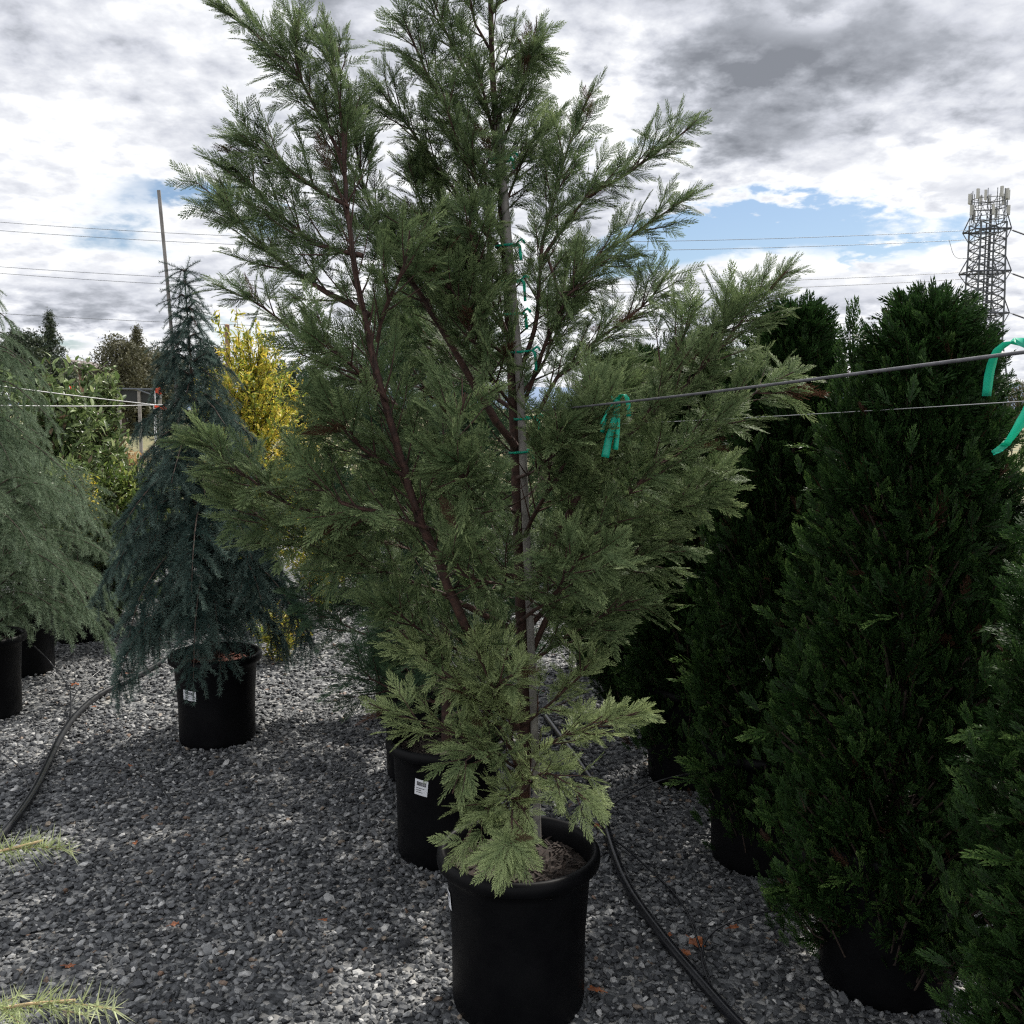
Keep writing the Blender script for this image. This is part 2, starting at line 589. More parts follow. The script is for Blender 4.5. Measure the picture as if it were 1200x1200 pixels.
# ------------------------------------------------------------------ fronds
def strip_tri(a, b, wv):
    return np.array([a - wv, a + wv, b])


def frond_tpl(seed, npair=15, plen=.34, twl=.06, tww=.012, sp=.034, ang=44, droop=.12, zj=.3, tipang=38, fan=.0, pz=.16):
    r = np.random.default_rng(seed)
    V, T = [], []
    bend = r.normal(0, .08)

    def pos(t):
        return np.array([bend * t * t, t, -droop * t * t])

    def tan(t):
        return nrm(np.array([2 * bend * t, 1, -2 * droop * t]))
    zax = np.array([0, 0, 1.0])
    K = 5
    for k in range(K):
        a, b = pos(k / K), pos((k + 1) / K)
        w_ = .009 * (1 - k / K * .7)
        for wv in (np.array([w_, 0, 0]), np.array([0, 0, w_])):
            V.append(strip_tri(a, b + (b - a) * .25, wv)); T.append([-5] * 3)
    for i in range(npair):
        for sgn in (-1, 1):
            t = (i + .5 + (.25 if sgn > 0 else 0) + r.normal(0, .08)) / (npair + .6)
            L = plen * min(1, (t + .22) / .42) * (1 - t) ** .75 + .05
            L *= r.uniform(.78, 1.15)
            an = R(ang * (1 - .25 * t) + r.normal(0, 5)) * sgn
            tg = tan(t)
            side = np.array([1.0, 0, 0])
            d0 = nrm(tg * math.cos(an) + side * math.sin(an) + zax * r.normal(.0, pz))
            p0 = pos(t)
            n = max(2, int(L / sp))
            p = p0.copy(); d = d0.copy()
            curl = -sgn * .35 / n * 1.0
            tip = None
            pts = [p.copy()]; ds = [d.copy()]
            for j in range(n):
                ca, sa = math.cos(-curl * 1.0), math.sin(-curl * 1.0)
                d = nrm(np.array([d[0] * ca - d[1] * sa, d[0] * sa + d[1] * ca, d[2] - .25 * droop / n]))
                p = p + d * (L / n)
                pts.append(p.copy()); ds.append(d.copy())
            pv = nrm(np.cross(d0, zax))
            V.append(strip_tri(pts[0], pts[-1], pv * tww * .45)); T.append([.2, .2, .6])
            for j in range(1, n + 1):
                f = j / n
                for s2 in (-1, 1):
                    l2 = twl * (1 - .55 * f) * r.uniform(.7, 1.25) * (1 + fan * f)
                    a2 = R(tipang + r.normal(0, 7)) * s2
                    dd = ds[j]
                    sd_ = nrm(np.cross(zax, dd))
                    e2 = nrm(dd * math.cos(a2) + sd_ * math.sin(a2) + zax * r.normal(0, zj))
                    st = pts[j] - dd * (L / n) * (.5 if s2 > 0 else .1)
                    wv = nrm(np.cross(e2, zax) + zax * r.normal(0, .7)) * tww * .5
                    V.append(strip_tri(st, st + e2 * l2, wv))
                    tt = .32 + .3 * f + .2 * t
                    T.append([tt - .08, tt - .08, tt + .12])
                if j == n:
                    V.append(strip_tri(pts[j] - ds[j] * .02, pts[j] + ds[j] * twl * .8, nrm(np.cross(ds[j], zax)) * tww * .5))
                    T.append([.5, .5, .75])
    V = np.concatenate(V)
    return V, np.arange(len(V)).reshape(-1, 3), np.array(T, float).ravel()


LEY = [frond_tpl(i, npair=12, tww=.022, twl=.085, plen=.40, sp=.045, zj=.13, ang=46, pz=.07) for i in range(100, 106)]
ARB = [frond_tpl(i, npair=8, plen=.5, twl=.12, tww=.05, sp=.085, ang=38, droop=.1, zj=.22, tipang=32) for i in range(200, 204)]


class Crown:
    dead = 0.0
    """collects frond placements then writes them into one mesh"""
    def __init__(self, tpl):
        self.tpl, self.D, self.N, self.L, self.S, self.T = tpl, [], [], [], [], []

    def put(self, loc, d, n, s, t):
        self.L.append(loc); self.D.append(d); self.N.append(n); self.S.append(s); self.T.append(t)

    def write(self, mb, r, bare=()):
        D, N, L, S, T = map(np.array, (self.D, self.N, self.L, self.S, self.T))
        keep = np.ones(len(L), bool)
        for path, wd_b in bare:           # wood kept bare on its outer face, as nursery staff rub it clean
            for q_ in (.15, .5, .8):
                C_ = L + nrm(D) * S[:, None] * q_
                dd = ((C_[:, None, [0, 2]] - path[None][:, :, [0, 2]]) ** 2).sum(-1)
                j = dd.argmin(1)
                keep &= ~((dd[np.arange(len(L)), j] < wd_b ** 2) & (C_[:, 1] < path[j, 1] + .01))
        D, N, L, S, T = D[keep], N[keep], L[keep], S[keep], T[keep]
        T = np.where(r.random(len(T)) < self.dead, -1.2, T)     # browned sprays
        Mx = frames(D, N)
        which = r.integers(0, len(self.tpl), len(L))
        for k in range(len(self.tpl)):
            m_ = which == k
            mb.inst(self.tpl[k], Mx[m_], L[m_], S[m_], T[m_])


UP = np.array([0, 0, 1.0])


def shoot(cr, wood, p0, d0, length, r, fs=.13, upcurve=.25, tint=0.0, rad=.0028, gap=.022, nrm_hint=None, sag=0.0):
    """a secondary shoot: thin stem with flat fronds on both sides and at its tip"""
    n = max(3, int(length / .03))
    p, d = np.array(p0, float), nrm(d0)
    pts = [p.copy()]; ds = [d.copy()]
    for i in range(n):
        d = nrm(d + UP * (upcurve - sag * (i / n)) / n + r.normal(0, .05, 3))
        p = p + d * (length / n)
        pts.append(p.copy()); ds.append(d.copy())
    pts = np.array(pts)
    wood.tube(pts, np.linspace(rad, .0009, len(pts)), 4, cap=False)
    nh = nrm_hint if nrm_hint is not None else nrm(UP + r.normal(0, .55, 3))
    k = max(2, int(length / gap))
    for i in range(k):
        f = (i + .6) / k
        if f < .12: continue
        idx = min(n, int(f * n))
        dd = ds[idx]
        pp = pts[idx] + (pts[min(n, idx + 1)] - pts[idx]) * (f * n - idx)
        sd_ = nrm(np.cross(dd, nh))
        sg = 1 if i % 2 else -1
        a = R(r.uniform(32, 52))
        e2 = dd * math.cos(a) + sg * sd_ * math.sin(a) + nh * r.normal(0, .28)
        s = fs * r.uniform(.75, 1.2) * (1 - .38 * f) * (.7 + .3 * min(1, f * 4))
        cr.put(pp, e2, nh + r.normal(0, .22, 3), s, tint + r.normal(0, .07))
    cr.put(pts[-2], ds[-1], nh + r.normal(0, .3, 3), fs * .85, tint + .06 + r.normal(0, .05))


def limb(cr, tree, pts, r0, r1, sec, r, fs=.13, start=.12, gap=.05, tint=0.0, name='branch', mat=None, upc=.3, spread=(35, 60), sides=None, sag=0.0):
    pts = spline(pts, .035)
    # small natural waver
    m = len(pts)
    wv = np.cumsum(r.normal(0, .0022, (m, 3)), 0)
    pts = pts + wv - np.linspace(0, 1, m)[:, None] * wv[-1]
    wood = MB()
    wood.tube(pts, np.linspace(r0, r1, m) * (1 + r.normal(0, .04, m)), 8)
    seg = np.linalg.norm(np.diff(pts, axis=0), axis=1)
    tot = seg.sum()
    cum = np.concatenate([[0], np.cumsum(seg)])
    s = start * tot
    k = 0
    phi = r.uniform(0, 6.28)
    while s < tot:
        f = s / tot
        i = min(m - 2, np.searchsorted(cum, s) - 1)
        p = pts[i]; tg = nrm(pts[i + 1] - pts[i])
        phi += 2.4 + r.normal(0, .4)
        a1 = nrm(np.cross(tg, UP if abs(tg[2]) < .9 else np.array([1., 0, 0])))
        a2 = np.cross(tg, a1)
        # sides mostly left/right of the limb, some up/down
        sidev = a1 * math.cos(phi) * 1.25 + a2 * math.sin(phi) * .8
        a = R(r.uniform(*spread))
        d = tg * math.cos(a) + nrm(sidev) * math.sin(a)
        Ls = sec * r.uniform(.65, 1.2) * (1 - f) ** .55 + .05
        if Ls > .075:
            shoot(cr, wood, p, d, Ls, r, fs=fs * r.uniform(.85, 1.1), tint=tint, upcurve=upc, rad=.0015 + .008 * Ls, sag=sag)
        else:
            cr.put(p, d, UP + r.normal(0, .5, 3), fs * .8, tint + r.normal(0, .06))
        s += gap * r.uniform(.7, 1.3) * (1 - .35 * f)
        k += 1
    # tip leader
    shoot(cr, wood, pts[-3], nrm(pts[-1] - pts[-3]), .06, r, fs=fs * .75, tint=tint + .05, upcurve=0, gap=.02)
    if tree is not None:
        return wood.build(name, mat or M['bark'], tree, smooth=True)
    return wood


def PP(l, Y0):
    out = []
    y = Y0
    for t in l:
        if len(t) == 3: y = t[2]
        out.append(P(t[0], t[1], y))
    return out


# ------------------------------------------------------------------ the main cypress
r = np.random.default_rng(3)
base = G(608, 1195); base[1] = 2.62; base = np.array([P(608, 1000, 2.62)[0], 2.62, 0.0])
tree = empty('cypress_tree', tuple(base)); bpy.context.view_layer.update()
tag(tree, 'tall grey green cypress with long reddish limbs in the front pot, centre of picture', 'tree', 'cypress trees in black pots')


class Rel:
    """writes meshes in world coordinates under a tree whose empty is not at the origin"""


def under(o, par):
    o.parent = par
    o.matrix_parent_inverse.identity()
    return o


_build = MB.build


def build_rel(self, name, mat, parent=None, smooth=False, origin=None):
    if parent is not None and origin is None:
        origin = np.array(parent.location) if parent.parent is None else np.array(parent.parent.location)
    return _build(self, name, mat, parent, smooth, origin)


MB.build = build_rel

cr = Crown(LEY)
cr.dead = .012
trunk = spline(PP([(608, 1010), (613, 920), (615, 850), (611, 700), (604, 520), (598, 400), (589, 250), (578, 100), (574, -30), (570, -150)], 2.62), .04)
mb = MB()
mb.tube(trunk, np.linspace(.023, .004, len(trunk)) * (1 + r.normal(0, .03, len(trunk))), 12)
trunk_mb = mb

LIMBS = [
    # pts, Y0, r0, secondary length, start, tint
    ([(606, 850, 2.6), (556, 745, 2.42), (512, 645, 2.32), (485, 570, 2.28), (455, 470, 2.26), (430, 350, 2.26), (410, 240, 2.28), (400, 185, 2.3), (352, 98, 2.3), (300, 42, 2.3), (252, 4, 2.3)], 0, .0145, .2, .3, 0.0),
    ([(402, 200, 2.29), (400, 140), (392, 80), (384, 28)], 2.29, .005, .13, .1, .02),
    ([(350, 96, 2.3), (348, 60), (345, 12)], 2.3, .004, .09, .1, .0),
    ([(604, 525, 2.6), (570, 482, 2.52), (530, 412, 2.5), (490, 340, 2.5), (455, 283), (432, 225), (418, 160), (408, 98)], 0, .011, .16, .35, .0),
    ([(408, 240, 2.28), (350, 207), (312, 180), (272, 157)], 2.28, .005, .12, .1, -.02),
    ([(424, 300, 2.27), (370, 285), (315, 240), (266, 190)], 2.27, .006, .13, .1, -.03),
    ([(432, 370, 2.3), (370, 335, 2.35), (310, 290, 2.4), (250, 222, 2.4)], 0, .008, .17, .1, -.04),
    ([(560, 560, 2.6), (440, 455, 2.6), (370, 405, 2.62), (310, 362, 2.62), (248, 332, 2.62)], 0, .008, .10, .25, -.1),
    ([(606, 680, 2.6), (500, 620, 2.45), (400, 606, 2.4), (320, 580, 2.4), (222, 507, 2.4)], 0, .009, .105, .25, .03),
    ([(606, 740, 2.6), (490, 690, 2.5), (400, 655, 2.45), (330, 625, 2.45), (262, 575, 2.45)], 0, .009, .12, .25, 0),
    ([(480, 560, 2.28), (440, 535, 2.25), (410, 510, 2.2), (375, 480, 2.2)], 0, .006, .13, .15, .03),
    ([(500, 620, 2.3), (440, 600, 2.25), (400, 590, 2.2), (360, 560, 2.2)], 0, .006, .13, .2, .03),
    # upper crown
    ([(598, 400, 2.62), (545, 330, 2.6), (500, 260), (478, 190)], 0, .007, .17, .15, -.02),
    ([(592, 300, 2.62), (540, 235, 2.6), (490, 165), (440, 97)], 0, .007, .17, .15, 0),
    ([(586, 225, 2.62), (540, 155, 2.6), (505, 90), (472, 18)], 0, .006, .15, .15, 0),
    ([(580, 150, 2.62), (552, 90, 2.6), (525, 40), (500, -25)], 0, .005, .13, .15, 0),
    ([(575, 60, 2.62), (552, 10, 2.6), (540, -50)], 0, .004, .12, .15, 0),
    ([(574, 20, 2.62), (590, -10, 2.6), (606, -60)], 0, .004, .1, .15, 0),
    ([(577, 90, 2.62), (602, 68, 2.58), (637, 70)], 0, .004, .09, .15, .03),
    ([(583, 180, 2.62), (606, 120, 2.58), (622, 60), (628, 40)], 0, .0045, .1, .15, 0),
    ([(590, 280, 2.62), (560, 220, 2.5), (535, 160, 2.45), (520, 110, 2.45)], 0, .005, .14, .15, 0),
    ([(594, 340, 2.62), (560, 290, 2.72), (520, 230, 2.8), (490, 190, 2.8)], 0, .005, .15, .15, -.06),
    ([(582, 180, 2.62), (570, 120, 2.52), (555, 70, 2.5)], 0, .004, .12, .15, 0),
    ([(600, 400, 2.62), (570, 340, 2.5), (555, 280, 2.42), (550, 230, 2.4)], 0, .005, .14, .2, .02),
    ([(604, 480, 2.62), (570, 430, 2.45), (550, 390, 2.38), (545, 350, 2.36)], 0, .005, .14, .25, .03),
    ([(604, 470, 2.62), (640, 420, 2.7), (665, 350, 2.78), (680, 300, 2.8)], 0, .005, .13, .25, -.05),
    ([(585, 220, 2.62), (605, 200, 2.7), (630, 170, 2.75), (650, 130, 2.75)], 0, .004, .12, .2, -.03),
    ([(455, 470, 2.26), (425, 440, 2.2), (400, 420, 2.15), (375, 395, 2.12)], 0, .005, .13, .15, .03),
    ([(440, 400, 2.26), (455, 350, 2.2), (475, 310, 2.16), (480, 270, 2.15)], 0, .004, .13, .15, .02),
    ([(490, 590, 2.3), (520, 540, 2.22), (540, 490, 2.18), (545, 460, 2.16)], 0, .004, .13, .2, .03),
    ([(588, 250, 2.62), (615, 180, 2.56), (635, 150)], 0, .004, .1, .15, .03),
    ([(592, 330, 2.62), (540, 300, 2.5), (490, 275, 2.4), (450, 262, 2.4)], 0, .006, .15, .2, 0),
    ([(600, 420, 2.62), (560, 380, 2.45), (530, 340, 2.35), (500, 310, 2.3)], 0, .006, .16, .2, .0),
    ([(602, 480, 2.62), (560, 450, 2.75), (510, 400, 2.85), (465, 370, 2.9)], 0, .007, .15, .2, -.08),
    # right side
    ([(604, 450, 2.62), (622, 385, 2.58), (635, 300), (655, 210), (672, 150), (697, 98)], 0, .007, .12, .25, 0),
    ([(634, 305, 2.58), (680, 237), (745, 190), (817, 140)], 2.58, .0055, .115, .15, 0),
    ([(610, 480, 2.62), (645, 390, 2.56), (690, 312), (750, 266), (817, 222)], 0, .006, .11, .25, .02),
    ([(612, 520, 2.62), (655, 445, 2.56), (700, 400), (750, 360), (788, 312)], 0, .007, .12, .3, .04),
    ([(640, 300, 2.58), (660, 350, 2.5), (700, 310, 2.5), (735, 300, 2.5)], 0, .004, .09, .3, .04),
    ([(613, 720, 2.62), (660, 610, 2.5), (725, 515, 2.46), (790, 460, 2.46), (855, 392), (922, 316)], 0, .0105, .16, .3, .06),
    ([(770, 475, 2.46), (785, 430), (800, 395), (812, 365)], 2.46, .005, .11, .1, .04),
    ([(830, 420, 2.46), (845, 390), (870, 352)], 2.46, .004, .09, .1, .05),
    ([(614, 780, 2.62), (690, 635, 2.52), (770, 548, 2.48), (835, 500), (885, 462), (930, 436)], 0, .009, .15, .3, .08),
    ([(614, 740, 2.62), (700, 640, 2.6), (775, 600, 2.6), (852, 552)], 0, .008, .15, .25, .06),
    ([(614, 700, 2.62), (680, 672, 2.58), (740, 650), (797, 632)], 0, .007, .14, .2, .05),
    ([(614, 780, 2.62), (670, 740, 2.55), (720, 715, 2.5), (742, 700, 2.5)], 0, .006, .13, .2, .04),
    ([(610, 640, 2.62), (650, 560, 2.42), (690, 500, 2.35), (720, 450, 2.32)], 0, .007, .15, .25, .05),
    ([(606, 600, 2.62), (640, 560, 2.78), (700, 480, 2.85), (760, 430, 2.9)], 0, .007, .16, .25, 0),
    # toward the camera and away
    ([(606, 600, 2.6), (575, 590, 2.35), (545, 560, 2.2), (530, 530, 2.12)], 0, .006, .14, .25, .04),
    ([(608, 690, 2.6), (575, 680, 2.38), (545, 672, 2.25), (520, 640, 2.16)], 0, .006, .14, .25, .06),
    ([(608, 730, 2.6), (650, 700, 2.4), (672, 665, 2.28), (690, 640, 2.2)], 0, .006, .14, .25, .06),
    ([(606, 560, 2.6), (640, 540, 2.4), (660, 500, 2.28)], 0, .005, .13, .25, .05),
    ([(606, 640, 2.6), (590, 640, 2.85), (540, 600, 3.0), (500, 560, 3.1)], 0, .007, .18, .25, -.08),
    ([(606, 640, 2.6), (640, 660, 2.85), (700, 620, 3.0)], 0, .006, .17, .25, -.05),
    ([(610, 770, 2.6), (560, 770, 2.5), (500, 740, 2.45), (450, 700, 2.4)], 0, .007, .15, .25, .0),
    # low shoots over the pot
    ([(608, 905, 2.6), (572, 835, 2.46), (520, 790, 2.4), (468, 738, 2.38)], 0, .006, .11, .25, 0.44),
    ([(608, 885, 2.6), (578, 820, 2.44), (562, 775, 2.4), (556, 738, 2.38)], 0, .0055, .1, .25, 0.46),
    ([(608, 910, 2.6), (545, 865, 2.42), (490, 848, 2.38), (432, 824, 2.36)], 0, .0055, .11, .25, 0.42),
    ([(612, 890, 2.6), (660, 862, 2.5), (712, 846, 2.44), (760, 830, 2.42)], 0, .0055, .1, .25, 0.44),
    ([(608, 935, 2.6), (640, 905, 2.45), (675, 925, 2.36), (706, 952, 2.32)], 0, .004, .09, .25, 0.50),
    ([(606, 950, 2.6), (602, 935, 2.42), (598, 975, 2.32), (603, 1010, 2.29)], 0, .004, .075, .3, 0.54),
    ([(606, 960, 2.6), (575, 940, 2.45), (552, 970, 2.38), (540, 1005, 2.36)], 0, .004, .08, .25, 0.42),
    ([(606, 900, 2.6), (580, 880, 2.4), (545, 890, 2.32), (530, 930, 2.3)], 0, .004, .09, .25, .2),
    ([(612, 850, 2.6), (650, 820, 2.5), (680, 790, 2.45), (700, 760, 2.42)], 0, .005, .1, .25, 0.36),
    ([(606, 830, 2.6), (580, 810, 2.42), (600, 790, 2.32), (612, 770, 2.28)], 0, .004, .1, .25, 0.40),
]
for i, (pts, Y0, r0, sec, st, tn) in enumerate(LIMBS):
    low = i >= len(LIMBS) - 10
    ytop = min(p_[1] for p_ in pts)
    k_ = 1.0
    if low: k_ = .82
    elif ytop < 240: k_ = .66
    elif ytop < 340: k_ = .78
    sec = sec * k_
    limb(cr, tree, PP(pts, Y0), r0, .0016, sec, r, fs=.1 if low else (.128 if k_ == 1.0 else .104), start=st, gap=.024 if k_ < .8 and not low else .028, spread=(22, 44) if k_ < .9 else (26, 50), tint=tn,
         sag=.9 if i > len(LIMBS) - 8 and pts[-1][1] > 930 else 0.0)
# short shoots along the whole trunk
wood = MB()
for i in range(7, 40):
    k = int(6 + (len(trunk) - 8) * i / 52)
    a_ = i * 2.4
    if abs(math.sin(a_) + 1) < .25 and 24 < i < 36: continue
    shoot(cr, trunk_mb, trunk[k], [math.cos(a_), math.sin(a_), .7], r.uniform(.12, .26) * (1 - .4 * i / 46), r, fs=.13 * (1 - .25 * i / 46), tint=.0, rad=.003, upcurve=.3)
trunk_mb.build('trunk', M['bark'], tree, smooth=True)
# drooping bright tuft that hangs over the rim
wood = MB()
c0 = P(598, 985, 2.27)
for a_, l_ in ((-40, .1), (-75, .13), (-100, .15), (-125, .13), (-150, .1), (-200, .07), (20, .08), (90, .05)):
    d_ = np.array([math.cos(R(a_)), -.25, math.sin(R(a_))])
    for k in range(3):
        cr.put(c0 + r.normal(0, .008, 3), d_ + r.normal(0, .16, 3), np.array([0, -1, .35]) + r.normal(0, .3, 3), l_ * r.uniform(.7, 1.1), .38 + r.normal(0, .06))
wood.tube(spline([P(606, 930, 2.6), P(600, 950, 2.4), c0], .02), .003, 6)
wood.build('branch', M['bark'], tree, smooth=True)
mb = MB()
limbA = spline(PP(LIMBS[0][0], 2.3), .03)
limbB = spline(PP(LIMBS[3][0], 2.3), .03)
gridy = lambda p, a, b: p[(p[:, 2] < P(600, a, 2.4)[2]) & (p[:, 2] > P(600, b, 2.4)[2])]
cr.write(mb, r, [(gridy(limbA, 190, 620), .024), (gridy(limbA, 620, 700), .015), (gridy(limbB, 330, 530), .022), (gridy(trunk, 500, 600) + np.array([.012, 0, 0]), .03),
                 (gridy(trunk, 720, 760) + np.array([.028, 0, 0]), .016), (gridy(trunk, 820, 870) + np.array([.028, 0, 0]), .014)])
print('main crown fronds', len(cr.L), 'tris', sum(len(f) for f in mb.F3))
mb.build('crown', M['ley'], tree)

# ------------------------------------------------------------------ cypress behind, generated
def auto_cypress(px, Y, h, seed, label, z0=.45, reach=.5, mat='leyb', n=26, lean=0.0, az=None, fs=.16):
    r = np.random.default_rng(seed)
    bx = (px - 600) / FPX * Y
    t = empty('cypress_tree', (bx, Y, 0))
    tag(t, label, 'tree', 'cypress trees in black pots')
    tr = spline([(bx, Y, .38), (bx + lean * .3, Y, h * .4), (bx + lean * .7, Y + .02, h * .75), (bx + lean, Y, h)], .06)
    m_ = MB(); m_.tube(tr, np.linspace(.02, .003, len(tr)), 8)
    m_.build('trunk', M['bark'], t, smooth=True)
    c = Crown(LEY)
    ph = r.uniform(0, 6)
    for i in range(n):
        f = i / (n - 1)
        z = z0 + (h - z0 - .1) * f
        k = int(np.clip(np.searchsorted(tr[:, 2], z), 1, len(tr) - 1))
        ph += 2.4
        ln = reach * (1 - .72 * f) * r.uniform(.75, 1.1) * (.75 + .25 * min(1, f * 5))
        p = tr[k]
        d = np.array([math.cos(ph), math.sin(ph), .35 + .5 * f])
        pts = [p, p + d * ln * np.array([.5, .5, .35]), p + d * ln * np.array([.85, .85, .9]), p + d * ln * np.array([1.05, 1.05, 1.5])]
        limb(c, t, pts, .007, .0016, .17 * (1 - .4 * f), r, fs=fs, start=.2, gap=.045, tint=-.02)
    limb(c, t, [tr[-6], tr[-3], tr[-1] + np.array([0, 0, .06])], .003, .0015, .1, r, fs=fs * .8, gap=.04)
    mb = MB(); c.write(mb, r)
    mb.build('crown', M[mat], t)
    return t


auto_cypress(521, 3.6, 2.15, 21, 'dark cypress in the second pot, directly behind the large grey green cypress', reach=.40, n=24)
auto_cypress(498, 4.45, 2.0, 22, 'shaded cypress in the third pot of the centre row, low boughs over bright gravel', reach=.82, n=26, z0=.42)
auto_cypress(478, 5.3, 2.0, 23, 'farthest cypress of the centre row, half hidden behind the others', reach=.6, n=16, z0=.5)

# ------------------------------------------------------------------ pots
def make_pot(soil='soil'):
    t = empty('plant_pot')
    b = MB()
    prof = [(.0, .004), (.17, .004), (.176, 0), (.182, .006), (.186, .03), (.187, .2), (.199, .38), (.203, .405), (.222, .408), (.2265, .413),
            (.228, .425), (.226, .44), (.2205, .447), (.213, .449), (.206, .446), (.2015, .437), (.199, .42), (.193, .36), (.18, .2), (.17, .02)]
    b.lathe(prof, 64)
    b.build('pot_wall', M['pot'], t, smooth=True)
    s = MB()
    n = 40
    rr = np.random.default_rng(9)
    rings = [0.0001, .04, .08, .12, .16, .195]
    V, F = [], []
    for i, q_ in enumerate(rings):
        for j in range(n):
            a = j * 2 * math.pi / n
            V.append((q_ * math.cos(a), q_ * math.sin(a), .385 + rr.normal(0, .004) + .012 * math.exp(-(q_ / .08) ** 2)))
    for i in range(len(rings) - 1):
        for j in range(n):
            k = (j + 1) % n
            F.append((i * n + j, (i + 1) * n + j, (i + 1) * n + k, i * n + k))
    s.add(V, F)
    # bark chips and litter
    for k in range(420):
        a, q_ = rr.uniform(0, 6.28), .19 * math.sqrt(rr.random())
        c = np.array([q_ * math.cos(a), q_ * math.sin(a), .392 + rr.uniform(0, .008)])
        d = nrm(rr.normal(0, 1, 3) * np.array([1, 1, .35])); l = rr.uniform(.006, .02); w_ = rr.uniform(.0015, .005)
        sd_ = nrm(np.cross(d, UP)) * w_
        s.add([c - d * l - sd_, c - d * l + sd_, c + d * l + sd_, c + d * l - sd_], [(0, 1, 2, 3)])
    s.build('soil', M[soil], t)
    return t


def price_label(pot, ang, z, w_, h_, tilt, rad):
    """white sticker wrapped on the pot wall at angle ang (radians, 0 = towards +X)"""
    def pt(u_, v_, off):
        ct, st_ = math.cos(tilt), math.sin(tilt)
        uu, vv = u_ * ct - v_ * st_, u_ * st_ + v_ * ct
        a = ang + uu / rad
        zz_ = z + vv
        rr = rad + (zz_ - .2) * .0667 * (1 if zz_ > .2 else 0) + off
        return (rr * math.cos(a), rr * math.sin(a), zz_)

    def patch(mb_, u0, u1, v0, v1, off, n=8):
        V, F = [], []
        for i in range(n + 1):
            uu = u0 + (u1 - u0) * i / n
            V += [pt(uu, v0, off), pt(uu, v1, off)]
        for i in range(n):
            F.append((2 * i, 2 * i + 2, 2 * i + 3, 2 * i + 1))
        mb_.add(V, F)
    a = MB(); patch(a, -w_ / 2, w_ / 2, -h_ / 2, h_ / 2, .0025)
    lab = a.build('price_label', M['white'], pot, origin=(0, 0, 0))
    b = MB()
    rr = np.random.default_rng(4)
    u_ = -w_ * .34
    while u_ < w_ * .34:
        ww = w_ * rr.choice([.012, .02, .035])
        patch(b, u_, u_ + ww, h_ * .1, h_ * .36, .0031, 1)
        u_ += ww + w_ * rr.choice([.014, .022])
    b.build('barcode', M['ink'], lab, origin=(0, 0, 0))
    c = MB()
    for k, ln in enumerate((.62, .4, .5)):
        v0 = -h_ * (.03 + .13 * k)
        u_ = -w_ * .36
        while u_ < -w_ * .36 + w_ * ln:
            ww = w_ * rr.uniform(.025, .05)
            patch(c, u_, u_ + ww, v0 - h_ * .045, v0, .0031, 1)
            u_ += ww + w_ * .018
    c.build('text_lines', M['ink'], lab, origin=(0, 0, 0))


potA = make_pot()
potB = copy_tree(potA)
spots = [
    (potA, 608, 2.62, 'black nursery pot with wide open rim in front, holding the large cypress'),
    (potB, 521, 3.56, 'black nursery pot with a barcode sticker, just behind the front pot'),
]
for o_, px, Y, lb in spots:
    o_.location = ((px - 600) / FPX * Y, Y, 0)
    tag(o_, lb, 'plant pot', 'black nursery pots')
price_label(potA, math.atan2(-.3, -1.0) - .05, .32, .042, .05, .1, .187)
price_label(potB, R(246), .315, .05, .06, -.12, .187)


def dup_pot(src_make, px, Y, lb, rot=0.0):
    p = copy_tree(src_make)
    for ch in list(p.children):
        if ch.name.startswith('price_label'):
            for g_ in list(ch.children): bpy.data.objects.remove(g_)
            bpy.data.objects.remove(ch)
    p.location = ((px - 600) / FPX * Y, Y, 0)
    p.rotation_euler = (0, 0, rot)
    tag(p, lb, 'plant pot', 'black nursery pots')
    return p


dup_pot(potA, 498, 4.35, 'black nursery pot third in the centre row, peeking out left of the barcoded pot', 1)
dup_pot(potA, 478, 5.2, 'black nursery pot fourth in the centre row, farthest behind the cypresses', 2)
potL = make_pot('soilr')
YL = 4.82
potL.location = ((245 - 600) / FPX * YL, YL, 0)
tag(potL, 'black nursery pot with reddish soil and white tag under the blue cedar', 'plant pot', 'black nursery pots')
price_label(potL, R(262) + .02 - math.atan2(.308, 1), .275, .075, .05, -.05, .187)

# ------------------------------------------------------------------ arborvitae
def env_col(f):
    """radius profile of a columnar crown, f 0 bottom .. 1 top"""
    return np.interp(f, [0, .04, .12, .35, .6, .8, .92, 1.0], [.62, .85, .97, 1, .93, .72, .46, .14])


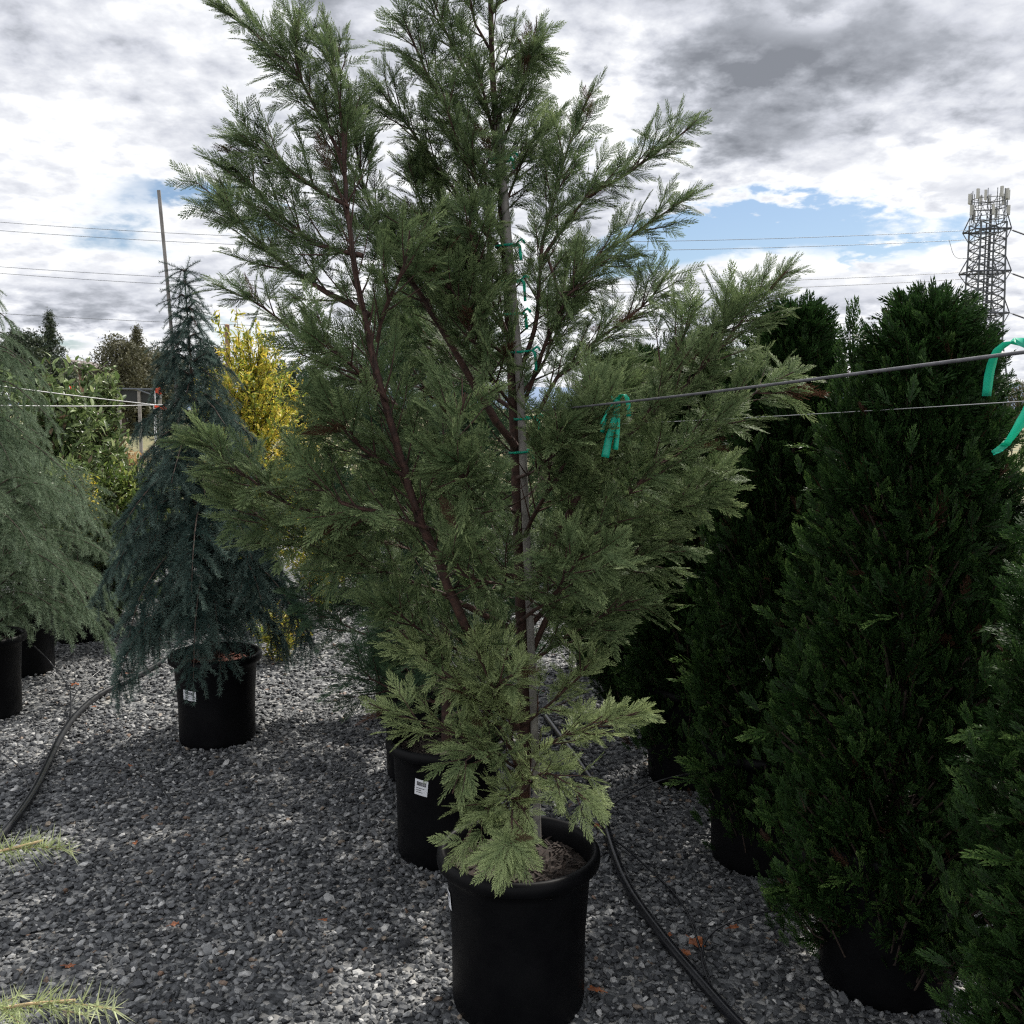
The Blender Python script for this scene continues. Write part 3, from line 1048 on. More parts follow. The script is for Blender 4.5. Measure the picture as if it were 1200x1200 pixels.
def make_arb(seed, h, rad, ncl=470, zb=.10, tops=6):
    r = np.random.default_rng(seed)
    m_ = MB()
    wood = MB()
    tr = np.array([(0, 0, .37), (0.01, 0, .8), (0, .01, 1.3), (0, 0, h * .85)])
    wood.tube(spline(tr, .1), .018, 7)
    c = Crown(ARB)
    c.dead = .012
    tp = [(r.normal(0, rad * .3), r.normal(0, rad * .3), h * r.uniform(.86, 1.0)) for _ in range(tops)]
    tp[0] = (0, 0, h)
    for i in range(ncl):
        f = (i + .5) / ncl
        f = f ** .93
        a = i * 2.39996 + r.normal(0, .3)
        lump = 1 + .07 * math.sin(3 * a + 5 * f + seed) + .07 * math.sin(7 * a - 13 * f)
        Rr = rad * env_col(f) * lump * r.uniform(.88, 1.02)
        z = zb + (h - zb) * f
        rv = np.array([math.cos(a), math.sin(a), 0])
        cpos = rv * Rr * .86 + UP * z
        wood.tube(spline([np.array([0, 0, max(.4, z - .22)]), rv * Rr * .45 + UP * (z - .13), cpos], .08), [.004] * 0 or .003, 4, cap=False)
        cd = nrm(rv * .62 + UP * .9)
        tc_ = r.normal(0, .09)
        for k in range(11):
            off = r.normal(0, .038, 3) + rv * r.uniform(-.09, .025)
            d = nrm(cd + r.normal(0, .42, 3) + (UP * .3 if f > .8 else 0))
            tn = np.cross(UP, rv) * (1 if r.random() < .8 else .2) + r.normal(0, .5, 3)
            dep = np.dot(off, rv)
            c.put(cpos + off, d, tn, r.uniform(.044, .076), tc_ + r.normal(0, .06))
        # interior, brownish and sparse
        for k in range(5):
            c.put(rv * Rr * r.uniform(.2, .75) + UP * z, cd + r.normal(0, .4, 3), r.normal(0, 1, 3), .14, -.2)
        # a stray lit spray now and then
        if r.random() < .07:
            c.put(cpos + rv * .03, nrm(rv + UP * r.uniform(-.3, .9) + r.normal(0, .3, 3)), UP + r.normal(0, .4, 3), r.uniform(.1, .15), .25)
    for x, y, zt in tp:
        for k in range(22):
            f = k / 21
            z = zt - .3 + .3 * f
            a = k * 2.4
            rv = np.array([math.cos(a), math.sin(a), 0])
            c.put(np.array([x, y, z]) + rv * .03 * (1 - f), nrm(UP + rv * .55 * (1 - .6 * f)), np.cross(UP, rv) + r.normal(0, .4, 3), r.uniform(.07, .12), .08)
        wood.tube(np.array([(x * .5, y * .5, zt - .5), (x, y, zt - .02)]), .003, 4, cap=False)
    c.write(m_, r)
    print('arb tris', sum(len(f_) for f_ in m_.F3))
    t = empty('arborvitae_tree')
    wood.build('trunk', M['barkd'], t, smooth=True, origin=(0, 0, 0))
    m_.build('crown', M['arb'], t, origin=(0, 0, 0))
    return t


arbs = [make_arb(31, 1.87, .35, tops=7), make_arb(32, 1.87, .31, tops=3), make_arb(33, 1.85, .31, tops=3)]
ARBS = [  # source, px of pot, Y, scale, rot, lean (x per m), label, pot label
    (0, 1062, 2.72, (1.02, 1.0, 1.0), 0.4, .022, 'broad dark arborvitae in front of the lattice tower, largest of the right row', 'black nursery pot under the broadest arborvitae, at the lower right'),
    (1, 905, 3.5, (.95, .95, 1.03), 1.9, .035, 'dark arborvitae with a pointed top, left of the broadest one', 'black nursery pot on lit gravel, under the second arborvitae'),
    (2, 815, 4.3, (1, 1, 1), 3.0, 0.0, 'shaded arborvitae third in the right row, behind the cypress boughs', 'black nursery pot third in the right row, beside the black hose'),
    (0, 752, 5.2, (.95, .95, 1), 4.0, 0.0, 'shaded arborvitae fourth in the right row, seen between cypress boughs', 'black nursery pot fourth in the right row, left edge against bright gravel'),
    (1, 712, 6.1, (1, 1, 1), 5.0, 0.0, 'distant arborvitae at the far end of the right row', 'farthest black nursery pot of the right row'),
    (2, 1352, 2.0, (1.0, 1, .86), .9, 0.0, 'nearest arborvitae, cut off by the lower right picture edge', 'black nursery pot of the nearest arborvitae, outside the right edge'),
    (1, 1292, 4.0, (1, 1, .98), 2.5, 0.0, 'yellowish lit arborvitae peeking in at the right edge under the green tape', 'black nursery pot of the arborvitae at the right edge'),
]
used = set()
for s_, px, Y, scl, rot, lean, lb, plb in ARBS:
    t = arbs[s_] if s_ not in used else copy_tree(arbs[s_])
    used.add(s_)
    t.location = ((px - 600) / FPX * Y, Y, 0)
    t.rotation_euler = (0, math.atan(lean), rot) if not lean else (0, 0, rot)
    if lean:
        from mathutils import Matrix, Euler
        mrot = Matrix.Rotation(math.atan(lean), 3, 'Y') @ Matrix.Rotation(rot, 3, 'Z')
        t.rotation_euler = mrot.to_euler()
    t.scale = scl
    tag(t, lb, 'tree', 'arborvitae trees in the right row')
    dup_pot(potA, px, Y, plb, rot)

# ------------------------------------------------------------------ cedars
def needle_tpl(seed, nodes=16, per=11, nl=.16, nw=.007, quad=False):
    """unit-long shoot along +Y with rosettes of needles"""
    r = np.random.default_rng(seed)
    V, T = [], []
    bend = r.normal(0, .08, 2)
    pos = lambda t: np.array([bend[0] * t * t, t, -.18 * t * t + bend[1] * t * t])
    for k in range(5):
        a, b = pos(k / 5), pos((k + 1) / 5)
        for wv in (np.array([.008, 0, 0]), np.array([0, 0, .008])):
            V.append(strip_tri(a, b + (b - a) * .3, wv)); T.append([-5] * 3)
    for i in range(nodes):
        t = (i + .5) / nodes
        p = pos(t)
        for j in range(per):
            d = nrm(np.array([r.normal(0, 1), r.uniform(.1, 1.5), r.normal(.12, 1)]))
            l = nl * r.uniform(.7, 1.15) * (1 - .25 * t)
            wv = nrm(np.cross(d, r.normal(0, 1, 3))) * nw * .5
            V.append(strip_tri(p + r.normal(0, .006, 3), p + d * l, wv))
            tt = .3 + .3 * t
            T.append([tt, tt, tt + .2])
    V = np.concatenate(V)
    return V, np.arange(len(V)).reshape(-1, 3), np.array(T, float).ravel()


CED = [needle_tpl(i, nodes=18, per=13, nl=.18, nw=.011) for i in range(300, 304)]


def make_cedar(seed, h, reach, nb=46, zb=.5, droop=.5, mat='ced', lead=.35, lean=(0, 0), pw=1.2, sp=.015):
    r = np.random.default_rng(seed)
    t = empty('cedar_tree')
    wood, c = MB(), Crown(CED)
    tr = spline([(0, 0, .37), (lean[0] * .3, lean[1] * .3, h * .4), (lean[0] * .7, lean[1] * .7, h * .7), (lean[0], lean[1], h)], .06)
    wood.tube(tr, np.linspace(.018, .003, len(tr)), 7)
    ph = r.uniform(0, 6)
    for i in range(nb):
        f = i / (nb - 1)
        z = zb + (h - zb - .04) * f
        k = int(np.clip(np.searchsorted(tr[:, 2], z), 1, len(tr) - 1))
        ph += 2.4 + r.normal(0, .2)
        prof = (1 - f) ** pw * (.75 + .25 * min(1, f * 4)) + .04
        ln = reach * prof * r.uniform(.5, 1.28)
        a = np.array([math.cos(ph), math.sin(ph), 0])
        p = tr[k]
        q_ = [p, p + a * ln * .4 + UP * ln * .22 * (1 + .4 * f), p + a * ln * .8 + UP * ln * (.16 - droop * .25), p + a * ln * 1.0 + UP * ln * (-.02 - droop * .6 * (1 - f))]
        pts = spline(q_, .05)
        m = len(pts)
        wood.tube(pts, np.linspace(.006, .0012, m), 5, cap=False)
        L = np.linalg.norm(np.diff(pts, axis=0), axis=1).sum()
        ns = max(3, int(L / sp))
        for j in range(ns):
            g_ = (j + .5) / ns
            idx = min(m - 2, int(g_ * (m - 1)))
            tg = nrm(pts[idx + 1] - pts[idx])
            sd_ = nrm(np.cross(tg, UP)) * (1 if j % 2 else -1)
            an = R(r.uniform(35, 65))
            d = tg * math.cos(an) + sd_ * math.sin(an) + UP * r.normal(-.12 - .25 * droop, .16)
            sl = (.09 + .16 * (1 - abs(g_ - .45) * 1.3)) * r.uniform(.7, 1.15) * (.6 + .4 * (1 - f))
            c.put(pts[idx], d, UP + r.normal(0, .3, 3), max(sl, .07), r.normal(0, .08) + .08 * g_)
        c.put(pts[-2], nrm(pts[-1] - pts[-3]) - UP * droop * .5, UP, .17 * (.6 + .4 * (1 - f)), .12)
        c.put(p, UP * .6 + a, UP + r.normal(0, .4, 3), .12, 0)
    for j in range(16):
        z = h - lead + lead * j / 16
        k = int(np.clip(np.searchsorted(tr[:, 2], z), 1, len(tr) - 1))
        a = r.uniform(0, 6.28)
        c.put(tr[k], np.array([math.cos(a), math.sin(a), r.uniform(.5, 1.4)]), UP + r.normal(0, .5, 3), .1 * (1.3 - j / 16), .1)
    c.put(tr[-2], UP, r.normal(0, 1, 3), .13, .15)
    m_ = MB(); c.write(m_, r)
    print('cedar tris', sum(len(f_) for f_ in m_.F3))
    wood.build('trunk', M['barkd'], t, smooth=True, origin=(0, 0, 0))
    m_.build('crown', M[mat], t, origin=(0, 0, 0))
    return t


xl = (245 - 600) / FPX * YL
topx = P(216, 318, YL)
ced = make_cedar(46, topx[2], .63, nb=84, pw=1.12, zb=.54, lean=(topx[0] - xl, 0), droop=.75)
ced.location = (xl, YL, 0)
tag(ced, 'dark blue weeping cedar tied to a tall thin pole, in the tagged pot', 'tree', 'cedars of the left rows')
ced2 = make_cedar(42, 2.5, .88, nb=76, zb=.36, mat='cedg', droop=.34, pw=.62, sp=.024)
for i, (px, Y, sz, sx, lb, plb) in enumerate([
    (-35, 5.2, 1.0, .84, 'pale green cedar cut off by the left picture edge, feathery tips against the sky', 'black nursery pot at the left edge under the pale cedar'),
    (14, 6.1, .68, .8, 'shorter pale green cedar between the left edge and the blue cedar', 'black nursery pot under the shorter pale cedar at left'),
    (86, 7.0, .5, .66, 'smallest pale green cedar just left of the blue cedar, farther back', 'black nursery pot left of the blue cedar, beside the end of the hose'),
]):
    t = ced2 if i == 0 else copy_tree(ced2)
    t.location = ((px - 600) / FPX * Y, Y, 0)
    t.rotation_euler = (0, 0, i * 2.1)
    t.scale = (sx, sx, sz)
    tag(t, lb, 'tree', 'cedars of the left rows')
    dup_pot(potA, px, Y, plb, i)

# near cedar whose twigs enter at the lower left
r = np.random.default_rng(77)
nt_base = (-1.32, 1.25, 0)
nc = empty('cedar_tree', nt_base)
tag(nc, 'bright green cedar beside the camera, its two twig tips enter at lower left', 'tree', 'cedars of the left rows')
NEAR = [needle_tpl(i, nodes=11, per=8, nl=.36, nw=.02) for i in (401, 402, 403)]
c = Crown(NEAR)
wd = MB()
wd.tube(spline([(-1.32, 1.25, .37), (-1.31, 1.25, .8), (-1.32, 1.24, 1.3), (-1.32, 1.25, 1.6)], .08), [.016] * 1 or .016, 8)


def near_branch(pts, fs):
    pts = spline(pts, .03)
    bw = MB()
    bw.tube(pts, np.linspace(.0055, .0017, len(pts)), 6)
    bw.build('branch', M['tan'], nc, smooth=True)
    for j in range(3, len(pts) - 3, 3):
        tg = nrm(pts[j + 1] - pts[j])
        sd_ = nrm(np.cross(tg, UP)) * (1 if j % 2 else -1)
        c.put(pts[j], tg + sd_ * .7 + r.normal(0, .1, 3), UP, fs * .7, r.normal(0, .05))
    for j in range(1, len(pts) - 2, 4):
        c.put(pts[j], nrm(pts[j + 1] - pts[j]), UP + r.normal(0, .3, 3), .12, r.normal(.05, .05))
    c.put(pts[-2] - nrm(pts[-1] - pts[-3]) * .03, nrm(pts[-1] - pts[-3]), UP, fs, .12)


near_branch([(-1.32, 1.25, 1.0), P(-140, 1030, 1.36), P(-10, 1000, 1.38), P(50, 985, 1.39)], .1)
near_branch([(-1.32, 1.25, .9), P(-140, 1220, 1.25), P(0, 1182, 1.22), P(88, 1172, 1.21)], .12)
for k in range(16):
    a = R(95 + k * 13); z = .7 + k * .055
    d = np.array([math.cos(a), math.sin(a), .12])
    near_branch([np.array([-1.32, 1.25, z]), np.array([-1.32, 1.25, z]) + d * .28, np.array([-1.32, 1.25, z - .05]) + d * .45], .16)
wd.build('trunk', M['barkd'], nc, smooth=True)
mb = MB(); c.write(mb, r)
mb.build('crown', M['cedn'], nc)
dup_pot(potA, (-1.32) / 1.25 * FPX + 600, 1.25, 'black nursery pot of the bright cedar beside the camera', 0)

# ------------------------------------------------------------------ stakes, wires and tape
def stake(name, pts, rad, mat, label, cat='stake', n=12, group=None):
    m_ = MB()
    pts = spline(pts, .05)
    m_.tube(pts, rad, n)
    # nodes of a cane
    o_ = m_.build(name, M[mat], None, smooth=True, origin=pts[0])
    tag(o_, label, cat, group)
    return o_


stake('tree_stake', PP([(630, 985), (627, 870), (620, 700), (614, 560), (608, 430), (596, 290), (583, 130)], 2.585), .0105, 'stake', 'grey weathered stake tied along the trunk of the large cypress')
pb = P(232, 800, YL)
stake('tree_stake', [(pb[0], YL + .03, .37), P(205, 440, YL + .03), P(197, 340, YL + .03), P(186, 223, YL + .03)], .0085, 'stake', 'tall thin bare pole rising above the blue cedar, left part of sky')

wa, wb = P(1330, 396, 1.02), P(612, 484, 2.6)
top_wire = lambda f: wa + (wb - wa) * f
m_ = MB(); m_.tube(spline([wa, (wa + wb) / 2 + np.array([0, 0, -.004]), wb], .08), .0024, 8)
tag(m_.build('support_cable', M['wire'], None, True, origin=wa), 'thick dark cable carrying green tape, from the right edge to the large cypress', 'cable')
wc, wd_ = P(1400, 458, 1.95), P(640, 501, 3.9)
m_ = MB(); m_.tube(spline([wc, (wc + wd_) / 2 + np.array([0, 0, -.005]), wd_], .08), .0014, 6)
tag(m_.build('support_cable', M['wirel'], None, True, origin=wc), 'thin pale wire crossing the dark arborvitae, lower of the right pair', 'cable')
for a_, b_, lb in (((-120, 436, 5.6), (205, 477, 8.5), 'upper pale wire at far left, sloping down towards the blue cedar'),
                   ((-40, 475, 5.6), (205, 474, 8.5), 'level pale wire at far left under the sloping one')):
    a_, b_ = P(*a_), P(*b_)
    m_ = MB(); m_.tube(spline([a_, (a_ + b_) / 2 + np.array([0, 0, -.01]), b_], .2), .0045, 6)
    tag(m_.build('support_cable', M['wirel'], None, True, origin=a_), lb, 'cable')


def ribbon(mb_, pts, wdir, w0, w1=None, T=0.7, th=.0004, seed=0):
    r = np.random.default_rng(seed)
    pts = spline(pts, .008)
    m = len(pts)
    w1 = w1 or w0
    wd__ = nrm(np.asarray(wdir, float))
    tg = nrm(np.gradient(pts, axis=0))
    V, F, TT = [], [], []
    tw = np.cumsum(r.normal(0, .05, m))
    for i in range(m):
        sv = wd__ - tg[i] * np.dot(wd__, tg[i]); sv = nrm(sv)
        nn = np.cross(tg[i], sv)
        sv2 = sv * math.cos(tw[i]) + nn * math.sin(tw[i])
        ww = (w0 + (w1 - w0) * i / (m - 1)) / 2
        n2 = np.cross(tg[i], sv2)
        # slight crease across the middle
        for s_ in (-1, 0, 1):
            V.append(pts[i] + sv2 * ww * s_ + n2 * (.0022 if s_ == 0 else 0))
            TT.append(T + (-.25 if s_ == 0 else 0) + r.normal(0, .06))
    for i in range(m - 1):
        for k in (0, 1):
            F.append((i * 3 + k, i * 3 + k + 1, i * 3 + k + 4, i * 3 + k + 3))
    mb_.add(V, F, TT)


def solid(o_, th=.0005):
    md = o_.modifiers.new('thickness', 'SOLIDIFY'); md.thickness = th; md.offset = 0
    return o_


# middle bow of tape
K = top_wire(.808)
k3 = P(720, 470, K[1])
def Q(px, py, dy=0.0): return P(px, py, K[1] - .01 + dy)
m_ = MB()
ribbon(m_, [Q(724, 469), Q(722, 485), Q(714, 512), Q(709, 536, -.01)], (1, .2, 0), .0135, .019, .6, seed=1)
ribbon(m_, [Q(722, 470, .004), Q(724, 490, .006), Q(723, 510, .006), Q(721, 527, .004)], (1, -.5, 0), .010, .014, .95, seed=2)
ribbon(m_, [Q(721, 471, .003), Q(712, 482, .008), Q(709, 494, .01), Q(706, 507, .01)], (1, .6, .2), .010, .016, .45, seed=3)
ribbon(m_, [Q(720, 471, .002), Q(711, 484, .0), Q(704, 497, -.005)], (.7, -.6, .5), .006, .01, .85, seed=4)
ribbon(m_, [Q(722, 470), Q(727, 464, -.005), Q(733, 464, -.006), Q(736, 472, -.004), Q(737, 488, 0)], (.8, .6, 0), .0135, .0145, .6, seed=5)
ribbon(m_, [Q(723, 471), Q(719, 467, -.006), Q(716, 465, -.006)], (0, .6, .7), .005, .008, .8, seed=6)
m_.tube(np.array([Q(719, 471, -.002), Q(722, 470.5, -.004), Q(726, 470, -.003)]), [.0045, .0065, .0045], 8, T=.3)
tag(solid(m_.build('flagging_tape', M['tape'], None, True, origin=K)), 'green flagging tape tied in a bow on the cable, in front of the cypress', 'tape', 'green tapes on the cable')
# right tape, very near
K = top_wire(.172)
def Q(px, py, dy=0.0): return P(px, py, K[1] - .01 + dy)
m_ = MB()
ribbon(m_, [Q(1225, 408), Q(1200, 402, -.01), Q(1184, 401, -.012), Q(1168, 412, -.01), Q(1160, 435, 0), Q(1156, 464, .004)], (.95, .4, .25), .017, .0145, .55, seed=11)
ribbon(m_, [Q(1228, 412), Q(1222, 440, -.006), Q(1205, 480, -.01), Q(1188, 508, -.008), Q(1178, 522)], (1, .3, .3), .018, .016, .9, seed=12)
ribbon(m_, [Q(1179, 520), Q(1172, 526, -.003), Q(1163, 531, 0)], (.4, .2, .9), .01, .007, .45, seed=13)
m_.tube(np.array([Q(1216, 406, -.003), Q(1224, 406, -.005), Q(1232, 405, -.003)]), [.005, .0075, .005], 8, T=.3)
tag(solid(m_.build('flagging_tape', M['tape'], None, True, origin=K)), 'large near green flagging tape hanging on the cable at the right edge', 'tape', 'green tapes on the cable')

# ties round trunk and stake
TIES = [(610, 529, 'green tie wrapped where the dark bare limb leaves the trunk'), (594, 288, 'green tie with loose ends high on the trunk, upper of the middle two'),
        (599, 330, 'small green tie below the loose ended one on the trunk'), (586, 188, 'highest green tie on the trunk, near the top of the stake'),
        (601, 368, 'green tie halfway up, just above the pale dangling one'), (612, 412, 'green tie beside the right hand upright limb'),
        (616, 490, 'green tie at the end of the dark cable')]
for i, (px, py, lb) in enumerate(TIES):
    c0 = P(px, py, 2.6)
    m_ = MB()
    a = np.linspace(0, 2 * math.pi, 20)
    loop = np.stack([c0[0] + .032 * np.cos(a), 2.6 + .028 * np.sin(a), c0[2] + .003 * np.sin(a + 1)], 1)
    V, F = [], []
    for p in loop: V += [p - UP * .003, p + UP * .003]
    for k in range(len(loop) - 1): F.append((2 * k, 2 * k + 2, 2 * k + 3, 2 * k + 1))
    m_.add(V, F, .5)
    e_ = c0 + np.array([.024, -.03, 0])
    ribbon(m_, [e_, e_ + np.array([.008, -.01, -.006]), e_ + np.array([.012, -.006, -.03 - .012 * (i % 3)])], (1, .4, 0), .009, .008, .7, seed=20 + i)
    ribbon(m_, [e_, e_ + np.array([.014, -.012, .01]), e_ + np.array([.022, -.01, .0])], (.3, .4, 1), .008, .007, .9, seed=40 + i)
    tag(solid(m_.build('tree_tie', M['tape'], None, True, origin=c0)), lb, 'tie', 'green ties on the cypress trunk')

# ------------------------------------------------------------------ hoses
def hose(pix, rad, name, label, n=10, z=None, parent=None, lift=None, group=None):
    pts = []
    for i, p in enumerate(pix):
        zz_ = (rad + .012) if len(p) == 2 else p[2]
        pts.append(G(p[0], p[1], zz_))
    pts = spline(pts, .03)
    m_ = MB(); m_.tube(pts, rad, n)
    o_ = m_.build(name, M['hose'], parent, True, origin=pts[0] if parent is None else None)
    if parent is None: tag(o_, label, 'hose', group)
    return o_


hose([(640, 840), (664, 872), (682, 897), (702, 930), (712, 975), (734, 1035), (775, 1095), (830, 1160), (880, 1215), (960, 1290)], .0158, 'irrigation_hose', 'thick black irrigation hose winding right of the front pot', group='black irrigation hoses')
hose([(190, 775), (158, 793), (120, 812), (92, 835), (72, 862), (56, 895), (38, 930), (5, 975), (-60, 1040)], .0155, 'irrigation_hose', 'thick black irrigation hose curving out of the left edge', group='black irrigation hoses')
for pix, lb in [
    ([(83, 846), (83, 822, .06), (80, 805, .09), (58, 775, .18), (40, 757, .3)], 'thin black drip tube rising left from the left hose'),
    ([(81, 842), (86, 818, .06), (100, 800, .08), (130, 776, .14), (165, 750, .25), (185, 735, .3)], 'thin black drip tube arching from the left hose to the blue cedar'),
    ([(34, 925), (28, 908, .04), (15, 892, .05), (-10, 876, .05)], 'short thin drip tube at the left edge beside the hose'),
    ([(60, 905), (80, 900, .03), (130, 898, .03), (180, 915, .02), (204, 945)], 'thin drip tube lying on the gravel below the tagged pot'),
    ([(716, 985), (708, 965, .05), (722, 940, .1), (765, 918, .14), (800, 908, .2), (830, 905, .3)], 'thin drip tube arching right from the hose behind the front pot'),
    ([(716, 1000), (720, 985, .03), (760, 1018, .02), (800, 1060, .02), (820, 1110, .03), (836, 1165, .02)], 'long thin drip tube trailing beside the right hose'),
    ([(838, 1170), (822, 1120, .06), (838, 1090, .1), (880, 1072, .14), (915, 1066, .2)], 'thin drip tube curving up to the broadest arborvitae'),
]:
    hose(pix, .0036, 'drip_tube', lb, 6, group='thin drip tubes')

# ------------------------------------------------------------------ fallen leaves
def fallen(px, py, s, seed, label):
    r = np.random.default_rng(seed)
    c0 = G(px, py, .022)
    n = 14
    V = [(0, 0, .15)]
    a0 = r.uniform(0, 6.28)
    for k in range(n):
        a = k * 2 * math.pi / n
        lob = .62 + .38 * abs(math.cos(2.5 * a)) + r.uniform(-.08, .08)
        V.append((lob * math.cos(a), lob * math.sin(a) * .75, .35 * r.uniform(-.4, 1) * lob))
    V = np.array(V) * s
    ca, sa = math.cos(a0), math.sin(a0)
    V = V @ np.array([[ca, sa, 0], [-sa, ca, 0], [0, 0, 1]])
    F = [(0, k + 1, (k + 1) % n + 1) for k in range(n)]
    m_ = MB(); m_.add(V + c0, F)
    d = np.array([ca, sa, 0])
    m_.tube(np.array([c0, c0 + d * s * .9 + UP * s * .1, c0 + d * s * 1.7]), .0012, 4)
    tag(solid(m_.build('fallen_leaf', M['leaf'], None, False, origin=c0), .0006), label, 'leaf', 'fallen leaves on the gravel')


for i, (px, py, s, lb) in enumerate([
    (817, 1106, .034, 'largest curled orange leaf beside the right hose'), (802, 1116, .022, 'orange leaf touching the left of the largest leaf'),
    (784, 1096, .014, 'small red brown leaf just left of the orange pair'), (860, 1086, .018, 'dark red leaf under the broad arborvitae'),
    (697, 1160, .022, 'brown leaf right of the front pot base'), (150, 789, .02, 'orange leaf at the far end of the left hose'),
    (110, 828, .016, 'orange leaf beside the bend of the left hose'), (88, 802, .03, 'long brown leaf under the pale cedar'),
    (82, 1132, .018, 'dark red leaf near the lower left twig'), (205, 1083, .016, 'red brown leaf in the middle of the open gravel'),
    (153, 897, .014, 'dark leaf above the lying drip tube'), (158, 988, .016, 'red brown leaf right of the upper twig tip'),
    (699, 967, .018, 'orange leaf behind the rim of the front pot'), (380, 1078, .012, 'small rusty leaf left of the front pot')]):
    fallen(px, py, s, 60 + i, lb)

# ------------------------------------------------------------------ broadleaf plants
def leaf_tpl(seed, w_=.32, fold=.25, curl=.35):
    r = np.random.default_rng(seed)
    ts = [0, .12, .35, .62, .85, 1.0]
    ws = [0.02, .7, 1, .85, .42, 0.0]
    V, F, T = [], [], []
    for t, q_ in zip(ts, ws):
        for s_ in (-1, 0, 1):
            V.append((s_ * w_ * .5 * q_, t, -curl * t * t * .6 + abs(s_) * fold * w_ * .5 * q_))
            T.append(.4 + .3 * (s_ != 0) * r.random())
    for i in range(len(ts) - 1):
        for k in (0, 1):
            F.append((i * 3 + k, i * 3 + k + 1, i * 3 + k + 4, i * 3 + k + 3))
    return np.array(V), np.array(F), np.array(T)


LEAF = [leaf_tpl(1), leaf_tpl(2, .4, .3, .15), leaf_tpl(3, .28, .2, .6)]


def leafy(name, px, Y, h, rad, mat, label, cat, group, leaf=.07, stems=9, seed=1, dens_=1.0, zb=.1, shape='col', wand=0):
    r = np.random.default_rng(seed)
    bx = (px - 600) / FPX * Y
    t = empty(name, (bx, Y, 0))
    tag(t, label, cat, group)
    wood, c = MB(), Crown(LEAF)
    wood.tube(spline([(bx, Y, 0), (bx, Y, h * .5), (bx + .02, Y, h * .85)], .1), np.linspace(.02, .006, len(spline([(bx, Y, 0), (bx, Y, h * .5), (bx + .02, Y, h * .85)], .1))), 6)
    nst = int(stems * 7)
    for i in range(nst):
        a = i * 2.4 + r.normal(0, .3)
        f = (i + .5) / nst
        z0 = zb + (h - zb) * f * .75
        if shape == 'col': rr = rad * (1 - .45 * f) * r.uniform(.7, 1.05)
        elif shape == 'cone': rr = rad * (1 - .85 * f) * r.uniform(.8, 1.05)
        else: rr = rad * math.sqrt(max(.05, 1 - (2 * f - .9) ** 2 * .9)) * r.uniform(.75, 1.05)
        p0 = np.array([bx, Y, z0])
        p1 = p0 + np.array([math.cos(a) * rr, math.sin(a) * rr, (h - zb) * .25 * r.uniform(.6, 1.1)])
        if wand and r.random() < .3: p1 = p1 + UP * wand * r.random()
        pts = spline([p0, (p0 + p1) / 2 + UP * -.02 + r.normal(0, .02, 3), p1], .05)
        wood.tube(pts, np.linspace(.005, .0015, len(pts)), 4, cap=False)
        L = np.linalg.norm(np.diff(pts, axis=0), axis=1).sum()
        nl = int(L / (leaf * .15) * dens_)
        tt = r.normal(0, .1)
        for j in range(nl):
            g_ = r.uniform(.15, 1)
            k = min(len(pts) - 2, int(g_ * (len(pts) - 1)))
            tg = nrm(pts[k + 1] - pts[k])
            d = nrm(tg * .5 + r.normal(0, .7, 3) + UP * .15)
            c.put(pts[k] + r.normal(0, .018, 3) * (leaf / .05), d, UP + r.normal(0, .5, 3), leaf * r.uniform(.65, 1.2), tt + r.normal(0, .22))
    wood.build('trunk' if cat == 'tree' else 'stem', M['barkd'], t, True)
    m_ = MB(); c.write(m_, r)
    m_.build('crown' if cat == 'tree' else 'foliage', M[mat], t)
    return t


leafy('birch_tree', 297, 8.0, 2.4, .56, 'yel', 'slender tree with bright yellow leaves behind the left boughs of the cypress', 'tree', None, leaf=.048, stems=30, seed=5, dens_=1.0, shape='oval', wand=.3)
leafy('yellow_shrub', 322, 6.4, .42, .25, 'yel', 'low yellow green shrub right behind the tagged pot', 'shrub', None, leaf=.035, stems=6, seed=6, zb=.02, shape='oval')
leafy('yellow_shrub', 372, 7.6, 1.25, .3, 'yel', 'yellow shrub glimpsed through the cypress boughs below the yellow tree', 'shrub', None, leaf=.05, stems=8, seed=8, shape='oval')
leafy('fruit_tree', 120, 9.0, 2.15, .3, 'lau', 'narrow upright fruit tree with curled leaves in front of far brown trees', 'tree', 'leafy trees of the left background', leaf=.085, stems=13, seed=7, wand=.25)
leafy('fruit_tree', 68, 8.2, 2.02, .5, 'lau', 'wide leafy fruit tree with large curled leaves above the pale cedars', 'tree', 'leafy trees of the left background', leaf=.09, stems=18, seed=9, shape='oval', wand=.3)
leafy('fruit_tree', -10, 8.6, 2.1, .5, 'lau', 'leafy fruit tree at the left picture edge behind the pale cedar', 'tree', 'leafy trees of the left background', leaf=.09, stems=15, seed=10, shape='oval', wand=.2)
leafy('laurel_shrub', 150, 7.9, 1.36, .45, 'lau2', 'bright glossy shrub left of the blue cedar, below the orange flags', 'shrub', 'glossy shrubs in the left background', leaf=.065, stems=14, seed=12, shape='oval')
leafy('laurel_shrub', 78, 7.6, 1.35, .45, 'lau', 'dark glossy shrub under the wide fruit tree', 'shrub', 'glossy shrubs in the left background', leaf=.06, stems=16, seed=13, shape='oval')
leafy('laurel_shrub', 205, 9.2, 1.25, .5, 'lau2', 'glossy shrub partly hidden by the blue cedar', 'shrub', 'glossy shrubs in the left background', leaf=.065, stems=14, seed=14, shape='oval')
leafy('laurel_shrub', 130, 7.4, .95, .4, 'lau', 'low dark shrub between the pale cedars and the blue cedar', 'shrub', 'glossy shrubs in the left background', leaf=.055, stems=14, seed=15, shape='oval')
leafy('yellow_shrub', 97, 7.3, 1.3, .16, 'yel', 'thin yellow shrub among the glossy green ones at left', 'shrub', None, leaf=.045, stems=7, seed=16)
